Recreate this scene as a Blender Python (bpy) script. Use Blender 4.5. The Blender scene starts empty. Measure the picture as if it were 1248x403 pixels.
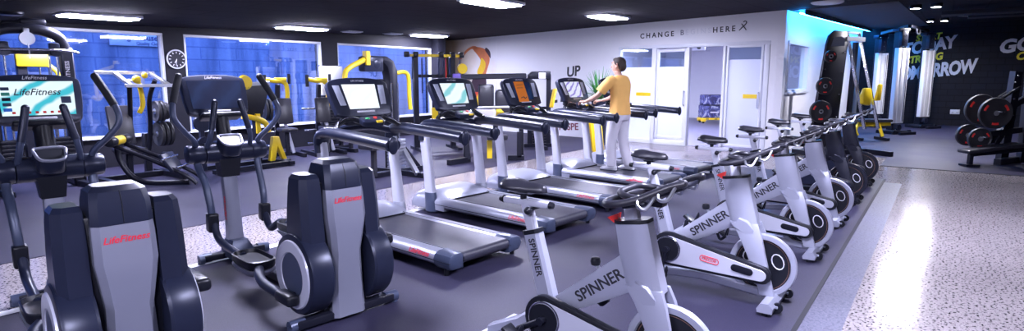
import bpy, bmesh, math, random
from mathutils import Vector, Matrix, Euler
random.seed(7)
R = math.radians
scn = bpy.context.scene
COL = scn.collection
V = Vector

# ------------------------------------------------------------------ materials
def mat(name, col, rough=.5, metal=0., var=.10, nscale=14., bump=0., emit=None, estr=0., coat=0., spec=.5):
    m = bpy.data.materials.new(name); m.use_nodes = True
    nt = m.node_tree; N = nt.nodes; L = nt.links
    b = N['Principled BSDF']
    tc = N.new('ShaderNodeTexCoord'); no = N.new('ShaderNodeTexNoise')
    no.inputs['Scale'].default_value = nscale; no.inputs['Detail'].default_value = 4
    L.new(tc.outputs['Object'], no.inputs['Vector'])
    mx = N.new('ShaderNodeMix'); mx.data_type = 'RGBA'
    mx.inputs[6].default_value = (*[c*(1-var) for c in col], 1); mx.inputs[7].default_value = (*[min(1, c*(1+var)) for c in col], 1)
    L.new(no.outputs['Fac'], mx.inputs[0]); L.new(mx.outputs[2], b.inputs['Base Color'])
    b.inputs['Roughness'].default_value = rough; b.inputs['Metallic'].default_value = metal
    b.inputs['Specular IOR Level'].default_value = spec; b.inputs['Coat Weight'].default_value = coat
    if bump:
        bp = N.new('ShaderNodeBump'); bp.inputs['Strength'].default_value = bump; bp.inputs['Distance'].default_value = .01
        L.new(no.outputs['Fac'], bp.inputs['Height']); L.new(bp.outputs['Normal'], b.inputs['Normal'])
    if emit:
        b.inputs['Emission Color'].default_value = (*emit, 1); b.inputs['Emission Strength'].default_value = estr
    return m

def speckle(name, base, dark, light, scale, rough, thr=.45, blot=1.2, vary=.12, spec=.5):
    """speckled surface: rubber granules or terrazzo chips, with large soft wear blotches"""
    m = bpy.data.materials.new(name); m.use_nodes = True
    nt = m.node_tree; N = nt.nodes; L = nt.links; b = N['Principled BSDF']
    b.inputs['Specular IOR Level'].default_value = spec
    tc = N.new('ShaderNodeTexCoord')
    def noise(s, d=2):
        n = N.new('ShaderNodeTexNoise'); n.inputs['Scale'].default_value = s; n.inputs['Detail'].default_value = d
        L.new(tc.outputs['Object'], n.inputs['Vector']); return n
    def ramp(src, p0, c0, p1, c1):
        r = N.new('ShaderNodeValToRGB'); e = r.color_ramp.elements
        e[0].position = p0; e[0].color = (*c0, 1); e[1].position = p1; e[1].color = (*c1, 1)
        L.new(src, r.inputs[0]); return r
    n1 = noise(scale, 3); r1 = ramp(n1.outputs['Fac'], thr-.03, dark, thr+.04, base)
    n2 = noise(scale*1.7, 2); r2 = ramp(n2.outputs['Fac'], .60, (0, 0, 0), .66, (1, 1, 1))
    m1 = N.new('ShaderNodeMix'); m1.data_type = 'RGBA'
    L.new(r2.outputs[0], m1.inputs[0]); L.new(r1.outputs[0], m1.inputs[6]); m1.inputs[7].default_value = (*light, 1)
    n3 = noise(blot, 5); r3 = ramp(n3.outputs['Fac'], .3, (1-vary,)*3, .7, (1+vary,)*3)
    m2 = N.new('ShaderNodeMix'); m2.data_type = 'RGBA'; m2.blend_type = 'MULTIPLY'; m2.inputs[0].default_value = 1
    L.new(m1.outputs[2], m2.inputs[6]); L.new(r3.outputs[0], m2.inputs[7]); L.new(m2.outputs[2], b.inputs['Base Color'])
    rr = N.new('ShaderNodeMapRange'); rr.inputs['To Min'].default_value = rough*.8; rr.inputs['To Max'].default_value = rough*1.25
    L.new(n3.outputs['Fac'], rr.inputs['Value']); L.new(rr.outputs[0], b.inputs['Roughness'])
    return m

def brick(name, c1, c2, mortar, w, h, msize, rough=.7, rot=0., coords='Object', bump=.4, spec=.5):
    m = bpy.data.materials.new(name); m.use_nodes = True
    nt = m.node_tree; N = nt.nodes; L = nt.links; b = N['Principled BSDF']
    tc = N.new('ShaderNodeTexCoord'); mp = N.new('ShaderNodeMapping'); mp.inputs['Rotation'].default_value = (rot, 0, 0) if rot else (0, 0, 0)
    br = N.new('ShaderNodeTexBrick'); br.inputs['Scale'].default_value = 1
    br.inputs['Color1'].default_value = (*c1, 1); br.inputs['Color2'].default_value = (*c2, 1); br.inputs['Mortar'].default_value = (*mortar, 1)
    br.inputs['Mortar Size'].default_value = msize; br.inputs['Brick Width'].default_value = w; br.inputs['Row Height'].default_value = h
    L.new(tc.outputs[coords], mp.inputs[0]); L.new(mp.outputs[0], br.inputs['Vector']); L.new(br.outputs['Color'], b.inputs['Base Color'])
    bp = N.new('ShaderNodeBump'); bp.inputs['Strength'].default_value = bump; bp.inputs['Distance'].default_value = .008; bp.invert = True
    L.new(br.outputs['Fac'], bp.inputs['Height']); L.new(bp.outputs['Normal'], b.inputs['Normal'])
    b.inputs['Roughness'].default_value = rough; b.inputs['Specular IOR Level'].default_value = spec
    return m, br

def glass(name, tint=(.9, .95, 1), gloss=.18, frost=0., fcol=(.8, .85, .95)):
    m = bpy.data.materials.new(name); m.use_nodes = True
    nt = m.node_tree; N = nt.nodes; L = nt.links; N.remove(N['Principled BSDF']); out = N['Material Output']
    tr = N.new('ShaderNodeBsdfTransparent'); tr.inputs[0].default_value = (*tint, 1)
    gl = N.new('ShaderNodeBsdfGlossy'); gl.inputs['Roughness'].default_value = .02; gl.inputs[0].default_value = (1, 1, 1, 1)
    mx = N.new('ShaderNodeMixShader')
    no = N.new('ShaderNodeTexNoise'); no.inputs['Scale'].default_value = 2.5
    mr = N.new('ShaderNodeMapRange'); mr.inputs['To Min'].default_value = gloss*.8; mr.inputs['To Max'].default_value = gloss*1.2
    L.new(no.outputs['Fac'], mr.inputs['Value']); L.new(mr.outputs[0], mx.inputs[0])
    L.new(tr.outputs[0], mx.inputs[1]); L.new(gl.outputs[0], mx.inputs[2])
    last = mx
    if frost:
        df = N.new('ShaderNodeBsdfDiffuse'); df.inputs[0].default_value = (*fcol, 1)
        tl = N.new('ShaderNodeBsdfTranslucent'); tl.inputs[0].default_value = (*fcol, 1)
        ad = N.new('ShaderNodeMixShader'); ad.inputs[0].default_value = .5; L.new(df.outputs[0], ad.inputs[1]); L.new(tl.outputs[0], ad.inputs[2])
        m2 = N.new('ShaderNodeMixShader'); m2.inputs[0].default_value = frost
        L.new(mx.outputs[0], m2.inputs[1]); L.new(ad.outputs[0], m2.inputs[2]); last = m2
    L.new(last.outputs[0], out.inputs[0])
    return m

SILVER = mat('silver_paint', (.34, .355, .44), .32, .35, .04, 8)
SHROUD = mat('silver_shroud', (.27, .28, .36), .36, .4, .05, 6)
WHITEP = mat('pale_grey_paint', (.56, .57, .68), .34, .12, .03, 6, coat=.3)
BIKES = mat('silver_bike_paint', (.43, .445, .56), .30, .3, .03, 6, coat=.3)
GUN = mat('gunmetal_plastic', (.017, .021, .044), .32, .2, .12, 10, spec=.35)
GUNL = mat('slate_plastic', (.055, .070, .125), .34, .2, .1, 10)
BLACK = mat('black_plastic', (.009, .010, .016), .36, 0, .2, 20, spec=.35)
BMETAL = mat('black_powder_coat', (.011, .012, .022), .36, .2, .15, 20, spec=.35)
FOAM = mat('black_grip_foam', (.012, .013, .020), .55, 0, .2, 60, bump=.15, spec=.3)
VINYL = mat('black_vinyl', (.022, .022, .032), .33, 0, .15, 30, bump=.05)
CHROME = mat('chrome', (.80, .82, .88), .16, 1, .03, 6)
STEEL = mat('brushed_steel', (.55, .57, .64), .3, .9, .06, 30)
YEL = mat('yellow_paint', (.88, .62, .02), .38, 0, .06, 10, coat=.2)
RED = mat('red_plastic', (.78, .035, .03), .4, 0, .08, 12)
REDINK = mat('red_ink', (.75, .02, .05), .5, 0, .04, 12)
BLUEP = mat('blue_plastic', (.02, .16, .62), .4, 0, .1, 10)
BELT = speckle('belt_rubber', (.034, .034, .054), (.022, .022, .036), (.055, .055, .080), 120, .42, blot=2.5, vary=.15)
RUB = mat('rubber_plate', (.020, .020, .026), .5, 0, .15, 30)
WHITE = mat('white_paint', (.80, .80, .86), .6, 0, .02, 3)
WFRAME = mat('white_frame_coat', (.74, .76, .84), .35, 0, .02, 5)
WLETTER = mat('white_letter_paint', (.92, .90, .94), .6, 0, .03, 20)
KLETTER = mat('black_letter_vinyl', (.02, .02, .03), .5, 0, .1, 20)
PLETTER = mat('pale_letter_vinyl', (.70, .70, .78), .4, 0, .04, 20)
ORANGE = mat('orange_paper', (.95, .26, .015), .7, 0, .05, 12)
INK = mat('dark_ink', (.03, .03, .06), .6, 0, .1, 12)
SKIN = mat('skin', (.62, .36, .27), .5, 0, .06, 20)
HAIR = mat('dark_brown_hair', (.03, .018, .015), .6, 0, .3, 90, bump=.3)
TSHIRT = mat('yellow_orange_cotton', (.92, .52, .15), .8, 0, .07, 7, bump=.1)
TROUS = mat('pale_grey_cotton', (.66, .64, .72), .8, 0, .06, 7, bump=.1)
SHOE = mat('white_trainer', (.7, .7, .76), .6, 0, .05, 20)
LEAF = mat('spiky_leaf', (.05, .26, .05), .5, 0, .4, 9)
SOIL = mat('potting_soil', (.05, .035, .03), .9, 0, .3, 60, bump=.5)
LEDW = mat('lamp_diffuser', (.9, .9, 1), .5, 0, .01, 5, emit=(.75, .75, 1.0), estr=195)
SPOTE = mat('spot_lens', (.9, .9, 1), .5, 0, .01, 5, emit=(.92, .90, 1.0), estr=1600)
NEON = mat('cyan_led_strip', (.3, .8, 1), .5, 0, .01, 5, emit=(.02, .30, 1.0), estr=200)
CLOCKF = mat('clock_face', (.015, .016, .03), .4, 0, .1, 20)
def screen(name, c1, c2, c3, estr, scale=3.):
    """lit display with soft coloured picture bands"""
    m = bpy.data.materials.new(name); m.use_nodes = True
    nt = m.node_tree; N = nt.nodes; L = nt.links; b = N['Principled BSDF']
    tc = N.new('ShaderNodeTexCoord'); w = N.new('ShaderNodeTexWave'); w.inputs['Scale'].default_value = scale; w.inputs['Distortion'].default_value = 6
    w.inputs['Detail'].default_value = 3; w.bands_direction = 'DIAGONAL'
    L.new(tc.outputs['Object'], w.inputs['Vector'])
    r = N.new('ShaderNodeValToRGB'); e = r.color_ramp.elements
    e[0].position = 0; e[0].color = (*c1, 1); e[1].position = .62; e[1].color = (*c2, 1); x = e.new(.93); x.color = (*c3, 1)
    L.new(w.outputs['Fac'], r.inputs[0]); L.new(r.outputs[0], b.inputs['Emission Color']); b.inputs['Emission Strength'].default_value = estr
    b.inputs['Base Color'].default_value = (.02, .02, .03, 1); b.inputs['Roughness'].default_value = .15
    return m
SCR_TEAL = screen('screen_teal_white', (.75, .93, 1), (.80, .95, 1), (.05, .50, .62), 1.1, 2.2)
SCR_DARK = screen('screen_dark_blue', (.004, .012, .05), (.006, .02, .075), (.01, .03, .10), .8, 2.)
SCR_WHITE = screen('screen_white', (.88, .92, 1), (.9, .94, 1), (.80, .90, .95), 1.2, 3.)
SCR_TW = screen('screen_white_teal', (.8, .9, 1), (.85, .92, 1), (.25, .62, .68), 1.1, 2.)
SCR_PUR = screen('screen_purple_white', (.78, .80, 1), (.8, .82, 1), (.30, .25, .7), 1.0, 4.)

# ------------------------------------------------------------------ mesh builder
def cr(pts, k=6, closed=False):
    """Catmull-Rom smoothing of a polyline"""
    P = [V(p) for p in pts]; n = len(P); out = []
    rng = range(n if closed else n-1)
    for i in rng:
        p1, p2 = P[i], P[(i+1) % n]
        p0 = P[i-1] if (closed or i > 0) else p1*2-p2
        p3 = P[(i+2) % n] if (closed or i+2 < n) else p2*2-p1
        for j in range(k):
            t = j/k
            out.append(.5*((2*p1)+(p2-p0)*t+(2*p0-5*p1+4*p2-p3)*t*t+(3*p1-p0-3*p2+p3)*t**3))
    if not closed: out.append(P[-1])
    return out

class M:
    def __init__(s): s.bm = bmesh.new()
    def _bev(s, vs, off, seg=2, ang=30):
        es = {e for v in vs for e in v.link_edges if len(e.link_faces) == 2 and e.calc_face_angle(0) > R(ang)}
        if es and off > 0: bmesh.ops.bevel(s.bm, geom=list(es), offset=off, segments=seg, profile=.5, affect='EDGES', clamp_overlap=True)
    def box(s, c, d, rot=(0, 0, 0), bev=0., seg=2):
        mt = Matrix.Translation(c) @ Euler([R(a) for a in rot]).to_matrix().to_4x4() @ Matrix.Diagonal((*d, 1))
        r = bmesh.ops.create_cube(s.bm, size=1, matrix=mt); s._bev(r['verts'], bev, seg); return s
    def prism(s, poly, w0, w1, pl='xz', bev=0., seg=2, ang=30, mt=None):
        f = {'xz': lambda a, b, w: (a, w, b), 'yz': lambda a, b, w: (w, a, b), 'xy': lambda a, b, w: (a, b, w)}[pl]
        tf = (lambda p: mt @ V(p)) if mt else V
        A = [s.bm.verts.new(tf(f(a, b, w0))) for a, b in poly]; B = [s.bm.verts.new(tf(f(a, b, w1))) for a, b in poly]
        n = len(poly); fs = [s.bm.faces.new(A), s.bm.faces.new(B[::-1])]
        for i in range(n): fs.append(s.bm.faces.new((A[i], B[i], B[(i+1) % n], A[(i+1) % n])))
        bmesh.ops.recalc_face_normals(s.bm, faces=fs); s._bev(A+B, bev, seg, ang); return s
    def loft(s, rings, cap=True, closed=False):
        Rg = [[s.bm.verts.new(p) for p in r] for r in rings]; n = len(Rg[0]); fs = []
        for a, b in zip(Rg, Rg[1:]+([Rg[0]] if closed else [])):
            for i in range(n): fs.append(s.bm.faces.new((a[i], a[(i+1) % n], b[(i+1) % n], b[i])))
        if cap and not closed: fs += [s.bm.faces.new(Rg[0][::-1]), s.bm.faces.new(Rg[-1])]
        bmesh.ops.recalc_face_normals(s.bm, faces=fs); return s
    def tube(s, pts, r, n=10, asp=1., up=(0, 0, 1), closed=False, cap=True):
        P = [V(p) for p in pts]; m = len(P); rad = r if isinstance(r, (list, tuple)) else [r]*m
        if len(rad) != m: rad = [rad[0]+(rad[-1]-rad[0])*i/(m-1) for i in range(m)]
        rings = []; nrm = None
        for i, p in enumerate(P):
            if closed: T = P[(i+1) % m]-P[i-1]
            else: T = P[min(i+1, m-1)]-P[max(i-1, 0)]
            T.normalize()
            if nrm is None:
                nrm = T.cross(V(up))
                if nrm.length < .05: nrm = T.cross(V((1, 0, 0)))
                if nrm.length < .05: nrm = T.cross(V((0, 1, 0)))
            nrm = (nrm-T*nrm.dot(T)).normalized(); bi = nrm.cross(T)
            rings.append([p+nrm*(math.cos(2*math.pi*k/n)*rad[i])+bi*(math.sin(2*math.pi*k/n)*rad[i]*asp) for k in range(n)])
        return s.loft(rings, cap, closed)
    def cyl(s, p0, p1, r, r1=None, n=24, bev=0.):
        p0, p1 = V(p0), V(p1); d = p1-p0; q = d.to_track_quat('Z', 'Y').to_matrix().to_4x4()
        mt = Matrix.Translation((p0+p1)/2) @ q
        x = bmesh.ops.create_cone(s.bm, cap_ends=True, segments=n, radius1=r, radius2=r if r1 is None else r1, depth=d.length, matrix=mt)
        s._bev(x['verts'], bev, 2, 50); return s
    def lathe(s, prof, o=(0, 0, 0), ax='z', n=28, closed=False):
        f = {'z': lambda r, h, a: (r*math.cos(a), r*math.sin(a), h), 'y': lambda r, h, a: (r*math.cos(a), h, r*math.sin(a)), 'x': lambda r, h, a: (h, r*math.cos(a), r*math.sin(a))}[ax]
        rings = [[V(o)+V(f(max(r, 1e-4), h, 2*math.pi*k/n)) for k in range(n)] for r, h in prof]
        return s.loft(rings, closed=closed)
    def ball(s, c, r, n=14):
        r = r if isinstance(r, (tuple, list)) else (r, r, r)
        bmesh.ops.create_uvsphere(s.bm, u_segments=n, v_segments=max(6, n//2+2), radius=1, matrix=Matrix.Translation(c) @ Matrix.Diagonal((*r, 1))); return s
    def ring(s, c, R0, r, ax='y', n=36, k=10, asp=1.):
        c = V(c); f = {'y': lambda a: V((math.cos(a), 0, math.sin(a))), 'z': lambda a: V((math.cos(a), math.sin(a), 0)), 'x': lambda a: V((0, math.cos(a), math.sin(a)))}[ax]
        axv = {'y': V((0, 1, 0)), 'z': V((0, 0, 1)), 'x': V((1, 0, 0))}[ax]; rings = []
        for i in range(n):
            d = f(2*math.pi*i/n); rings.append([c+d*(R0+r*math.cos(2*math.pi*j/k))+axv*(r*asp*math.sin(2*math.pi*j/k)) for j in range(k)])
        return s.loft(rings, closed=True)
    def mesh(s, name, m, ang=38):
        me = bpy.data.meshes.new(name); s.bm.to_mesh(me); s.bm.free()
        if m: me.materials.append(m)
        for p in me.polygons: p.use_smooth = True
        me.set_sharp_from_angle(angle=R(ang)); return me
    def build(s, name, m, parent=None, label=None, ang=38):
        return link(name, s.mesh(name, m, ang), parent, label)

def link(name, data, parent=None, label=None):
    o = bpy.data.objects.new(name, data); COL.objects.link(o)
    if parent is not None: o.parent = parent
    if label: o['label'] = label
    return o
def tag(o, label, cat, group=None):
    o['label'] = label; o['category'] = cat
    if group: o['group'] = group
    return o
def thing(name, label, cat, loc=(0, 0, 0), rz=0., group=None):
    o = bpy.data.objects.new(name, None); COL.objects.link(o); o.empty_display_size = .1
    o.location = loc; o.rotation_euler = (0, 0, R(rz)); return tag(o, label, cat, group)
def structure(o): o['kind'] = 'structure'; return o
def dup(root, loc, rz, label):
    r = root.copy(); COL.objects.link(r); r.location = loc; r.rotation_euler = (0, 0, R(rz)); r['label'] = label
    for ch in list(root.children):
        c = ch.copy(); COL.objects.link(c); c.parent = r
        for g in list(ch.children):
            d = g.copy(); COL.objects.link(d); d.parent = c
    return r
def child(root, name):
    return [c for c in root.children if c.name.split('.')[0] == name]
_tc = {}
def text_mesh(body, size, m, bold=.0, shear=0., ext=.0008, align='CENTER', spacing=1.):
    key = (body, size, m.name, bold, shear, ext, align, spacing)
    if key in _tc: return _tc[key]
    cu = bpy.data.curves.new('lettering', 'FONT'); cu.body = body; cu.size = size; cu.align_x = align; cu.align_y = 'CENTER'
    cu.extrude = ext; cu.offset = bold*size; cu.shear = shear; cu.resolution_u = 3; cu.space_character = spacing
    o = bpy.data.objects.new('lettering_source', cu); COL.objects.link(o)
    dg = bpy.context.evaluated_depsgraph_get(); dg.update()
    me = bpy.data.meshes.new_from_object(o.evaluated_get(dg)); me.materials.clear(); me.materials.append(m)
    bpy.data.objects.remove(o); bpy.data.curves.remove(cu); _tc[key] = me; return me
def frame(o, x, y):
    """matrix with reading direction x, up direction y"""
    x = V(x).normalized(); z = x.cross(V(y)).normalized(); y = z.cross(x)
    return Matrix(((x.x, y.x, z.x, o[0]), (x.y, y.y, z.y, o[1]), (x.z, y.z, z.z, o[2]), (0, 0, 0, 1)))
def text(name, body, size, m, parent, mt, **k):
    o = link(name, text_mesh(body, size, m, **k), parent); o.matrix_local = mt; return o
def rrect(w, h, r, n=5, cx=0., cy=0.):
    out = []
    for sx, sy, a0 in ((1, 1, 0), (-1, 1, 90), (-1, -1, 180), (1, -1, 270)):
        for i in range(n+1):
            a = R(a0+90*i/n); out.append((cx+sx*(w/2-r)+r*math.cos(a), cy+sy*(h/2-r)+r*math.sin(a)))
    return out
def circ(r, n=24, cx=0., cy=0.): return [(cx+r*math.cos(2*math.pi*i/n), cy+r*math.sin(2*math.pi*i/n)) for i in range(n)]
def capsule(c0, r0, c1, r1, n=10):
    """outline round two circles in a plane"""
    d = V((c1[0]-c0[0], c1[1]-c0[1])); L_ = d.length; th = math.atan2(d.y, d.x); be = math.acos((r0-r1)/L_); out = []
    for i in range(n+1):
        a = th+be+(2*math.pi-2*be)*i/n; out.append((c0[0]+r0*math.cos(a), c0[1]+r0*math.sin(a)))
    for i in range(n+1):
        a = th-be+2*be*i/n; out.append((c1[0]+r1*math.cos(a), c1[1]+r1*math.sin(a)))
    return out
U = V((.588, .809, 0)); W = V((.809, -.588, 0))          # the room's two wall directions
def ceil_z(x, y): return 2.66+.0345*x+.0086*y           # the raked ceiling

# ------------------------------------------------------------------ camera, render look
cam = bpy.data.cameras.new('camera'); co = bpy.data.objects.new('camera', cam); COL.objects.link(co)
cam.sensor_width = 36; cam.lens = 720/1248*36; cam.clip_start = .05; cam.clip_end = 200
co.location = (0, 0, 1.6); co.rotation_euler = (R(90)-math.atan(107.5/720), 0, 0); scn.camera = co
vs = scn.view_settings; vs.view_transform = 'Standard'; vs.look = 'None'; vs.gamma = 1; vs.use_curve_mapping = False; vs.exposure = 0.0
scn.cycles.use_denoising = True; scn.cycles.max_bounces = 7; scn.cycles.transparent_max_bounces = 12
scn.cycles.sample_clamp_indirect = 4; scn.cycles.caustics_reflective = False; scn.cycles.caustics_refractive = False
w = bpy.data.worlds.new('dusk'); scn.world = w; w.use_nodes = True
w.node_tree.nodes['Background'].inputs[0].default_value = (.20, .34, .95, 1); w.node_tree.nodes['Background'].inputs[1].default_value = 4.8

# ================================================================== THE ROOM
GRID = Matrix.Rotation(R(54), 4, 'Z')                    # local x runs along U, local y = -W
def place(o, mt): o.matrix_world = mt; return o
def wallframe(P, d):
    d = V((d[0], d[1], 0)).normalized(); y = V((-d.y, d.x, 0))
    return Matrix(((d.x, y.x, 0, P[0]), (d.y, y.y, 0, P[1]), (0, 0, 1, 0), (0, 0, 0, 1)))
TERR = speckle('polished_terrazzo', (.33, .295, .30), (.05, .042, .05), (.45, .41, .41), 46, .14, .42, .8, .14)
CONC = speckle('grey_concrete_strip', (.105, .105, .155), (.07, .07, .11), (.15, .15, .20), 45, .42, .45, 1.6, .16, .2)
RUBBER = speckle('rubber_flooring', (.030, .027, .057), (.019, .018, .040), (.046, .044, .085), 260, .52, .45, .9, .22, .25)
BRICKB, _b = brick('black_block_wall', (.008, .008, .014), (.010, .010, .017), (.004, .004, .007), .40, .20, .012, .5, R(90), spec=.18)
BLACKW = mat('black_wall_paint', (.010, .010, .018), .6, 0, .15, 4, spec=.25)
REARW = mat('grey_wall_paint', (.30, .30, .36), .7, 0, .05, 4)
CEIL, _b = brick('dark_ceiling_tiles', (.016, .013, .022), (.013, .011, .019), (.004, .003, .007), 1.2, .6, .02, .85, 0, bump=.2, spec=.1)
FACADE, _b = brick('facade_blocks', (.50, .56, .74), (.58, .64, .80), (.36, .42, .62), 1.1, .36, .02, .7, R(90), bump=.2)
def reflection_streaks(m):  # paints upright pale and dark window reflections into the facade colour
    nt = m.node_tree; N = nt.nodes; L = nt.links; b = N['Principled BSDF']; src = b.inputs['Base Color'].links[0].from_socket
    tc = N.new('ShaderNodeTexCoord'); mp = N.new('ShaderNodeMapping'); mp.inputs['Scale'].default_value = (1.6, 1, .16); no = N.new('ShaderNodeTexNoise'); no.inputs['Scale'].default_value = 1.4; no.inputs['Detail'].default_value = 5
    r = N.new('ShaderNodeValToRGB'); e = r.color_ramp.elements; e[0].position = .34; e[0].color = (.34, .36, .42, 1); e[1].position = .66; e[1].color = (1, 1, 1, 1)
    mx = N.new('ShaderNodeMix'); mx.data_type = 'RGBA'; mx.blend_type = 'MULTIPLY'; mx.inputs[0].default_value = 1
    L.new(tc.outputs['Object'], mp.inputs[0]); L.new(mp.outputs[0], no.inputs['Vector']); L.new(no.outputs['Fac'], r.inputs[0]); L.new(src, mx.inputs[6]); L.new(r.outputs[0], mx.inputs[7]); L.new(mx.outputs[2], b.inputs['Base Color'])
reflection_streaks(FACADE)
ASPH = mat('asphalt', (.06, .06, .08), .8, 0, .2, 30)
def slab(name, x0, x1, y0, y1, z0, z1, m):
    o = M().box(((x0+x1)/2, (y0+y1)/2, (z0+z1)/2), (x1-x0, y1-y0, z1-z0)).build(name, m); o.matrix_world = GRID; return structure(o)
slab('floor', -9, 26, -17, 12.2, -.06, 0, TERR)
slab('floor_mat_left', -8, 14.6, 6.46, 11.96, 0, .006, RUBBER)
slab('floor_mat_middle', -6, 10.95, .66, 5.02, 0, .006, RUBBER)
slab('trim_1', -6, 10.95, 5.02, 5.12, 0, .006, WHITE)
slab('trim_2', -6, 10.95, .63, .66, 0, .008, BLACKW)
slab('trim_3', -6, 10.62, .40, .63, 0, .002, CONC)
slab('floor_mat_right', 12.62, 24.6, -13, .83, 0, .006, RUBBER)
slab('floor_mat_corner', 13.9, 24.6, .83, 2.5, 0, .006, RUBBER)
slab('trim_4', 12.58, 12.62, -13, .83, 0, .008, BLACKW)
# raked ceiling
m_ = M(); vsx = []
for x, y in ((-9, -17), (26, -17), (26, 12.2), (-9, 12.2)):
    p = GRID @ V((x, y, 0)); vsx.append((x, y, ceil_z(p.x, p.y)))
m_.loft([[V(p) for p in vsx], [V(p)+V((0, 0, .1)) for p in vsx]])
structure(place(m_.build('ceiling', CEIL), GRID))
slab('floor_alcove', 12.8, 18, 12.2, 14.6, -.06, 0, RUBBER); slab('ceiling_alcove', 12.8, 18, 12.2, 14.6, 2.76, 2.86, CEIL)

# --- window wall on the left
WP = (-5.34, 12.99); WL = wallframe(WP, U)
wins = [(-5.25, -2.05), (-1.69, 1.47), (1.91, 5.19), (-8.8, -5.6)]
m_ = M(); S0, S1 = -15.5, 5.45; SILL, HEAD = .52, 2.42
m_.box(((S0+S1)/2, .14, SILL/2), (S1-S0, .28, SILL)); m_.box(((S0+S1)/2, .14, (HEAD+3)/2), (S1-S0, .28, 3-HEAD))
xs = sorted(wins); prev = S0
for a, b in xs+[(S1, S1)]:
    if a-prev > .01: m_.box(((prev+a)/2, .14, (SILL+HEAD)/2), (a-prev, .28, HEAD-SILL))
    prev = b
structure(place(m_.build('wall_left', BLACKW), WL))
m_ = M(); m_.box((0, 0, 0), (.34, .34, 3), bev=.01); o = structure(place(m_.build('trim_5', BLACKW), WL @ Matrix.Translation((5.36, -.06, 1.5))))
WGLASS = glass('window_glass', (.80, .88, 1.0), .22)
for i, (a, b) in enumerate(wins):
    o = M().box(((a+b)/2, .10, (SILL+HEAD)/2), (b-a-.08, .012, HEAD-SILL-.08)).build('window_%d' % (i+1), WGLASS); o['kind'] = 'structure'; place(o, WL)
    f = M(); c = (a+b)/2
    for z in (SILL+.025, HEAD-.025): f.box((c, .08, z), (b-a, .10, .05), bev=.006)
    for x in (a+.025, b-.025): f.box((x, .08, (SILL+HEAD)/2), (.05, .10, HEAD-SILL-.1), bev=.006)
    f.box((c, .02, SILL+.012), (b-a+.06, .18, .024), bev=.006)
    f.build('window_frame', WFRAME, o)
# outside: street, facade across it, shop sign
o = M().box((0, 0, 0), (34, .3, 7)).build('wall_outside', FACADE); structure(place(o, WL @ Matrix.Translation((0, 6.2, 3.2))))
o = M().box((0, 0, 0), (34, 6.2, .1)).build('ground_outside', ASPH); structure(place(o, WL @ Matrix.Translation((0, 3.2, -.06))))
sg = thing('shop_sign', 'pale blue shop sign with dark blue lettering outside the left window', 'sign'); sg.matrix_world = WL @ Matrix.Translation((-.17, 6.0, 2.61))
SIGNB = mat('sign_board_pale_blue', (.85, .92, 1.0), .5, 0, .04, 4); SIGNT = mat('sign_letter_blue', (.01, .03, .14), .5, 0, .1, 10)
M().box((.40, 0, 0), (1.95, .06, .34), bev=.01).build('board', SIGNB, sg)
text('lettering', 'Lighthouse', .215, SIGNT, sg, frame((.15, -.032, .055), (1, 0, 0), (0, 0, 1)), bold=.025)
text('lettering', 'Quality Clean', .115, SIGNT, sg, frame((.38, -.032, -.10), (1, 0, 0), (0, 0, 1)), bold=.02)
# --- far-left return and white back wall with the glazed opening
AP = V((1.48, 16.12, 0)); AD = V((.746, -.666, 0)); BW = wallframe(AP, AD)
pa = V((-2.08, 17.42, 0)); pb = AP+AD*-5.55
rt = M().box(((pb-pa).length/2, .1, 1.5), ((pb-pa).length, .2, 3)).build('wall_return', BLACKW); structure(place(rt, wallframe(pa, pb-pa)))
OT0, OT1, OH = 1.60, 5.28, 2.36
m_ = M()
m_.box(((-5.55+OT0)/2, .075, 1.55), (OT0+5.55, .15, 3.1)); m_.box(((OT0+OT1)/2, .075, (OH+3.1)/2), (OT1-OT0, .15, 3.1-OH)); m_.box(((OT1+5.56)/2, .075, 1.55), (5.56-OT1, .15, 3.1))
structure(place(m_.build('wall_back', WHITE), BW))
f = M()
for t, wd in ((1.63, .06), (2.585, .11), (3.45, .06), (4.30, .06), (5.22, .10)): f.box((t, .06, OH/2), (wd, .13, OH), bev=.004)
f.box(((OT0+OT1)/2, .06, OH-.04), (OT1-OT0, .14, .08), bev=.004); f.box(((OT0+3.45)/2, .06, .05), (3.45-OT0, .13, .10), bev=.004)
structure(place(f.build('trim_6', WFRAME), BW))
CG = glass('clear_door_glass', (.85, .93, 1.0), .12); FG = glass('frosted_door_glass', (.9, .94, 1.0), .10, .62, (.88, .90, .98))
def glazed(name, t0, t1, yy, z0, z1, zs, fr):
    o = M().box(((t0+t1)/2, yy, (z0+zs)/2), (t1-t0, .012, zs-z0)).build(name, FG); o['kind'] = 'structure'; place(o, BW)
    M().box(((t0+t1)/2, yy, (zs+z1)/2), (t1-t0, .012, z1-zs)).build('clear_band', CG, o)
    if fr:
        f = M()
        for t in (t0, t1): f.box((t, yy, (z0+z1)/2), (fr, .04, z1-z0+fr), bev=.004)
        for z in (z0, z1): f.box(((t0+t1)/2, yy, z), (t1-t0, .04, fr), bev=.004)
        f.build('door_frame', WFRAME, o)
    return o
d1 = glazed('window_5', 1.67, 2.53, .05, .10, 2.28, 1.84, 0)
d2 = glazed('door_1', 2.68, 3.38, .05, .18, 2.22, 1.84, .07)
d3 = glazed('door_2', 4.38, 5.12, .02, .10, 2.26, 1.98, .05)
for d, t in ((d2, 3.38), (d3, 5.08)):
    h = M(); h.tube(cr([(t, .03, .95), (t, -.03, .97), (t, -.03, 1.25), (t, .03, 1.27)], 4), .012, 8); h.build('door_handle', STEEL, d)
for d, t0, t1, yy in ((d1, 2.1, 2.5, .04), (d3, 4.75, 5.05, .01)):
    M().box(((t0+t1)/2, yy, 1.19), (t1-t0, .004, .09)).build('sticker', YEL, d, 'yellow sticker strip')
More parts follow.
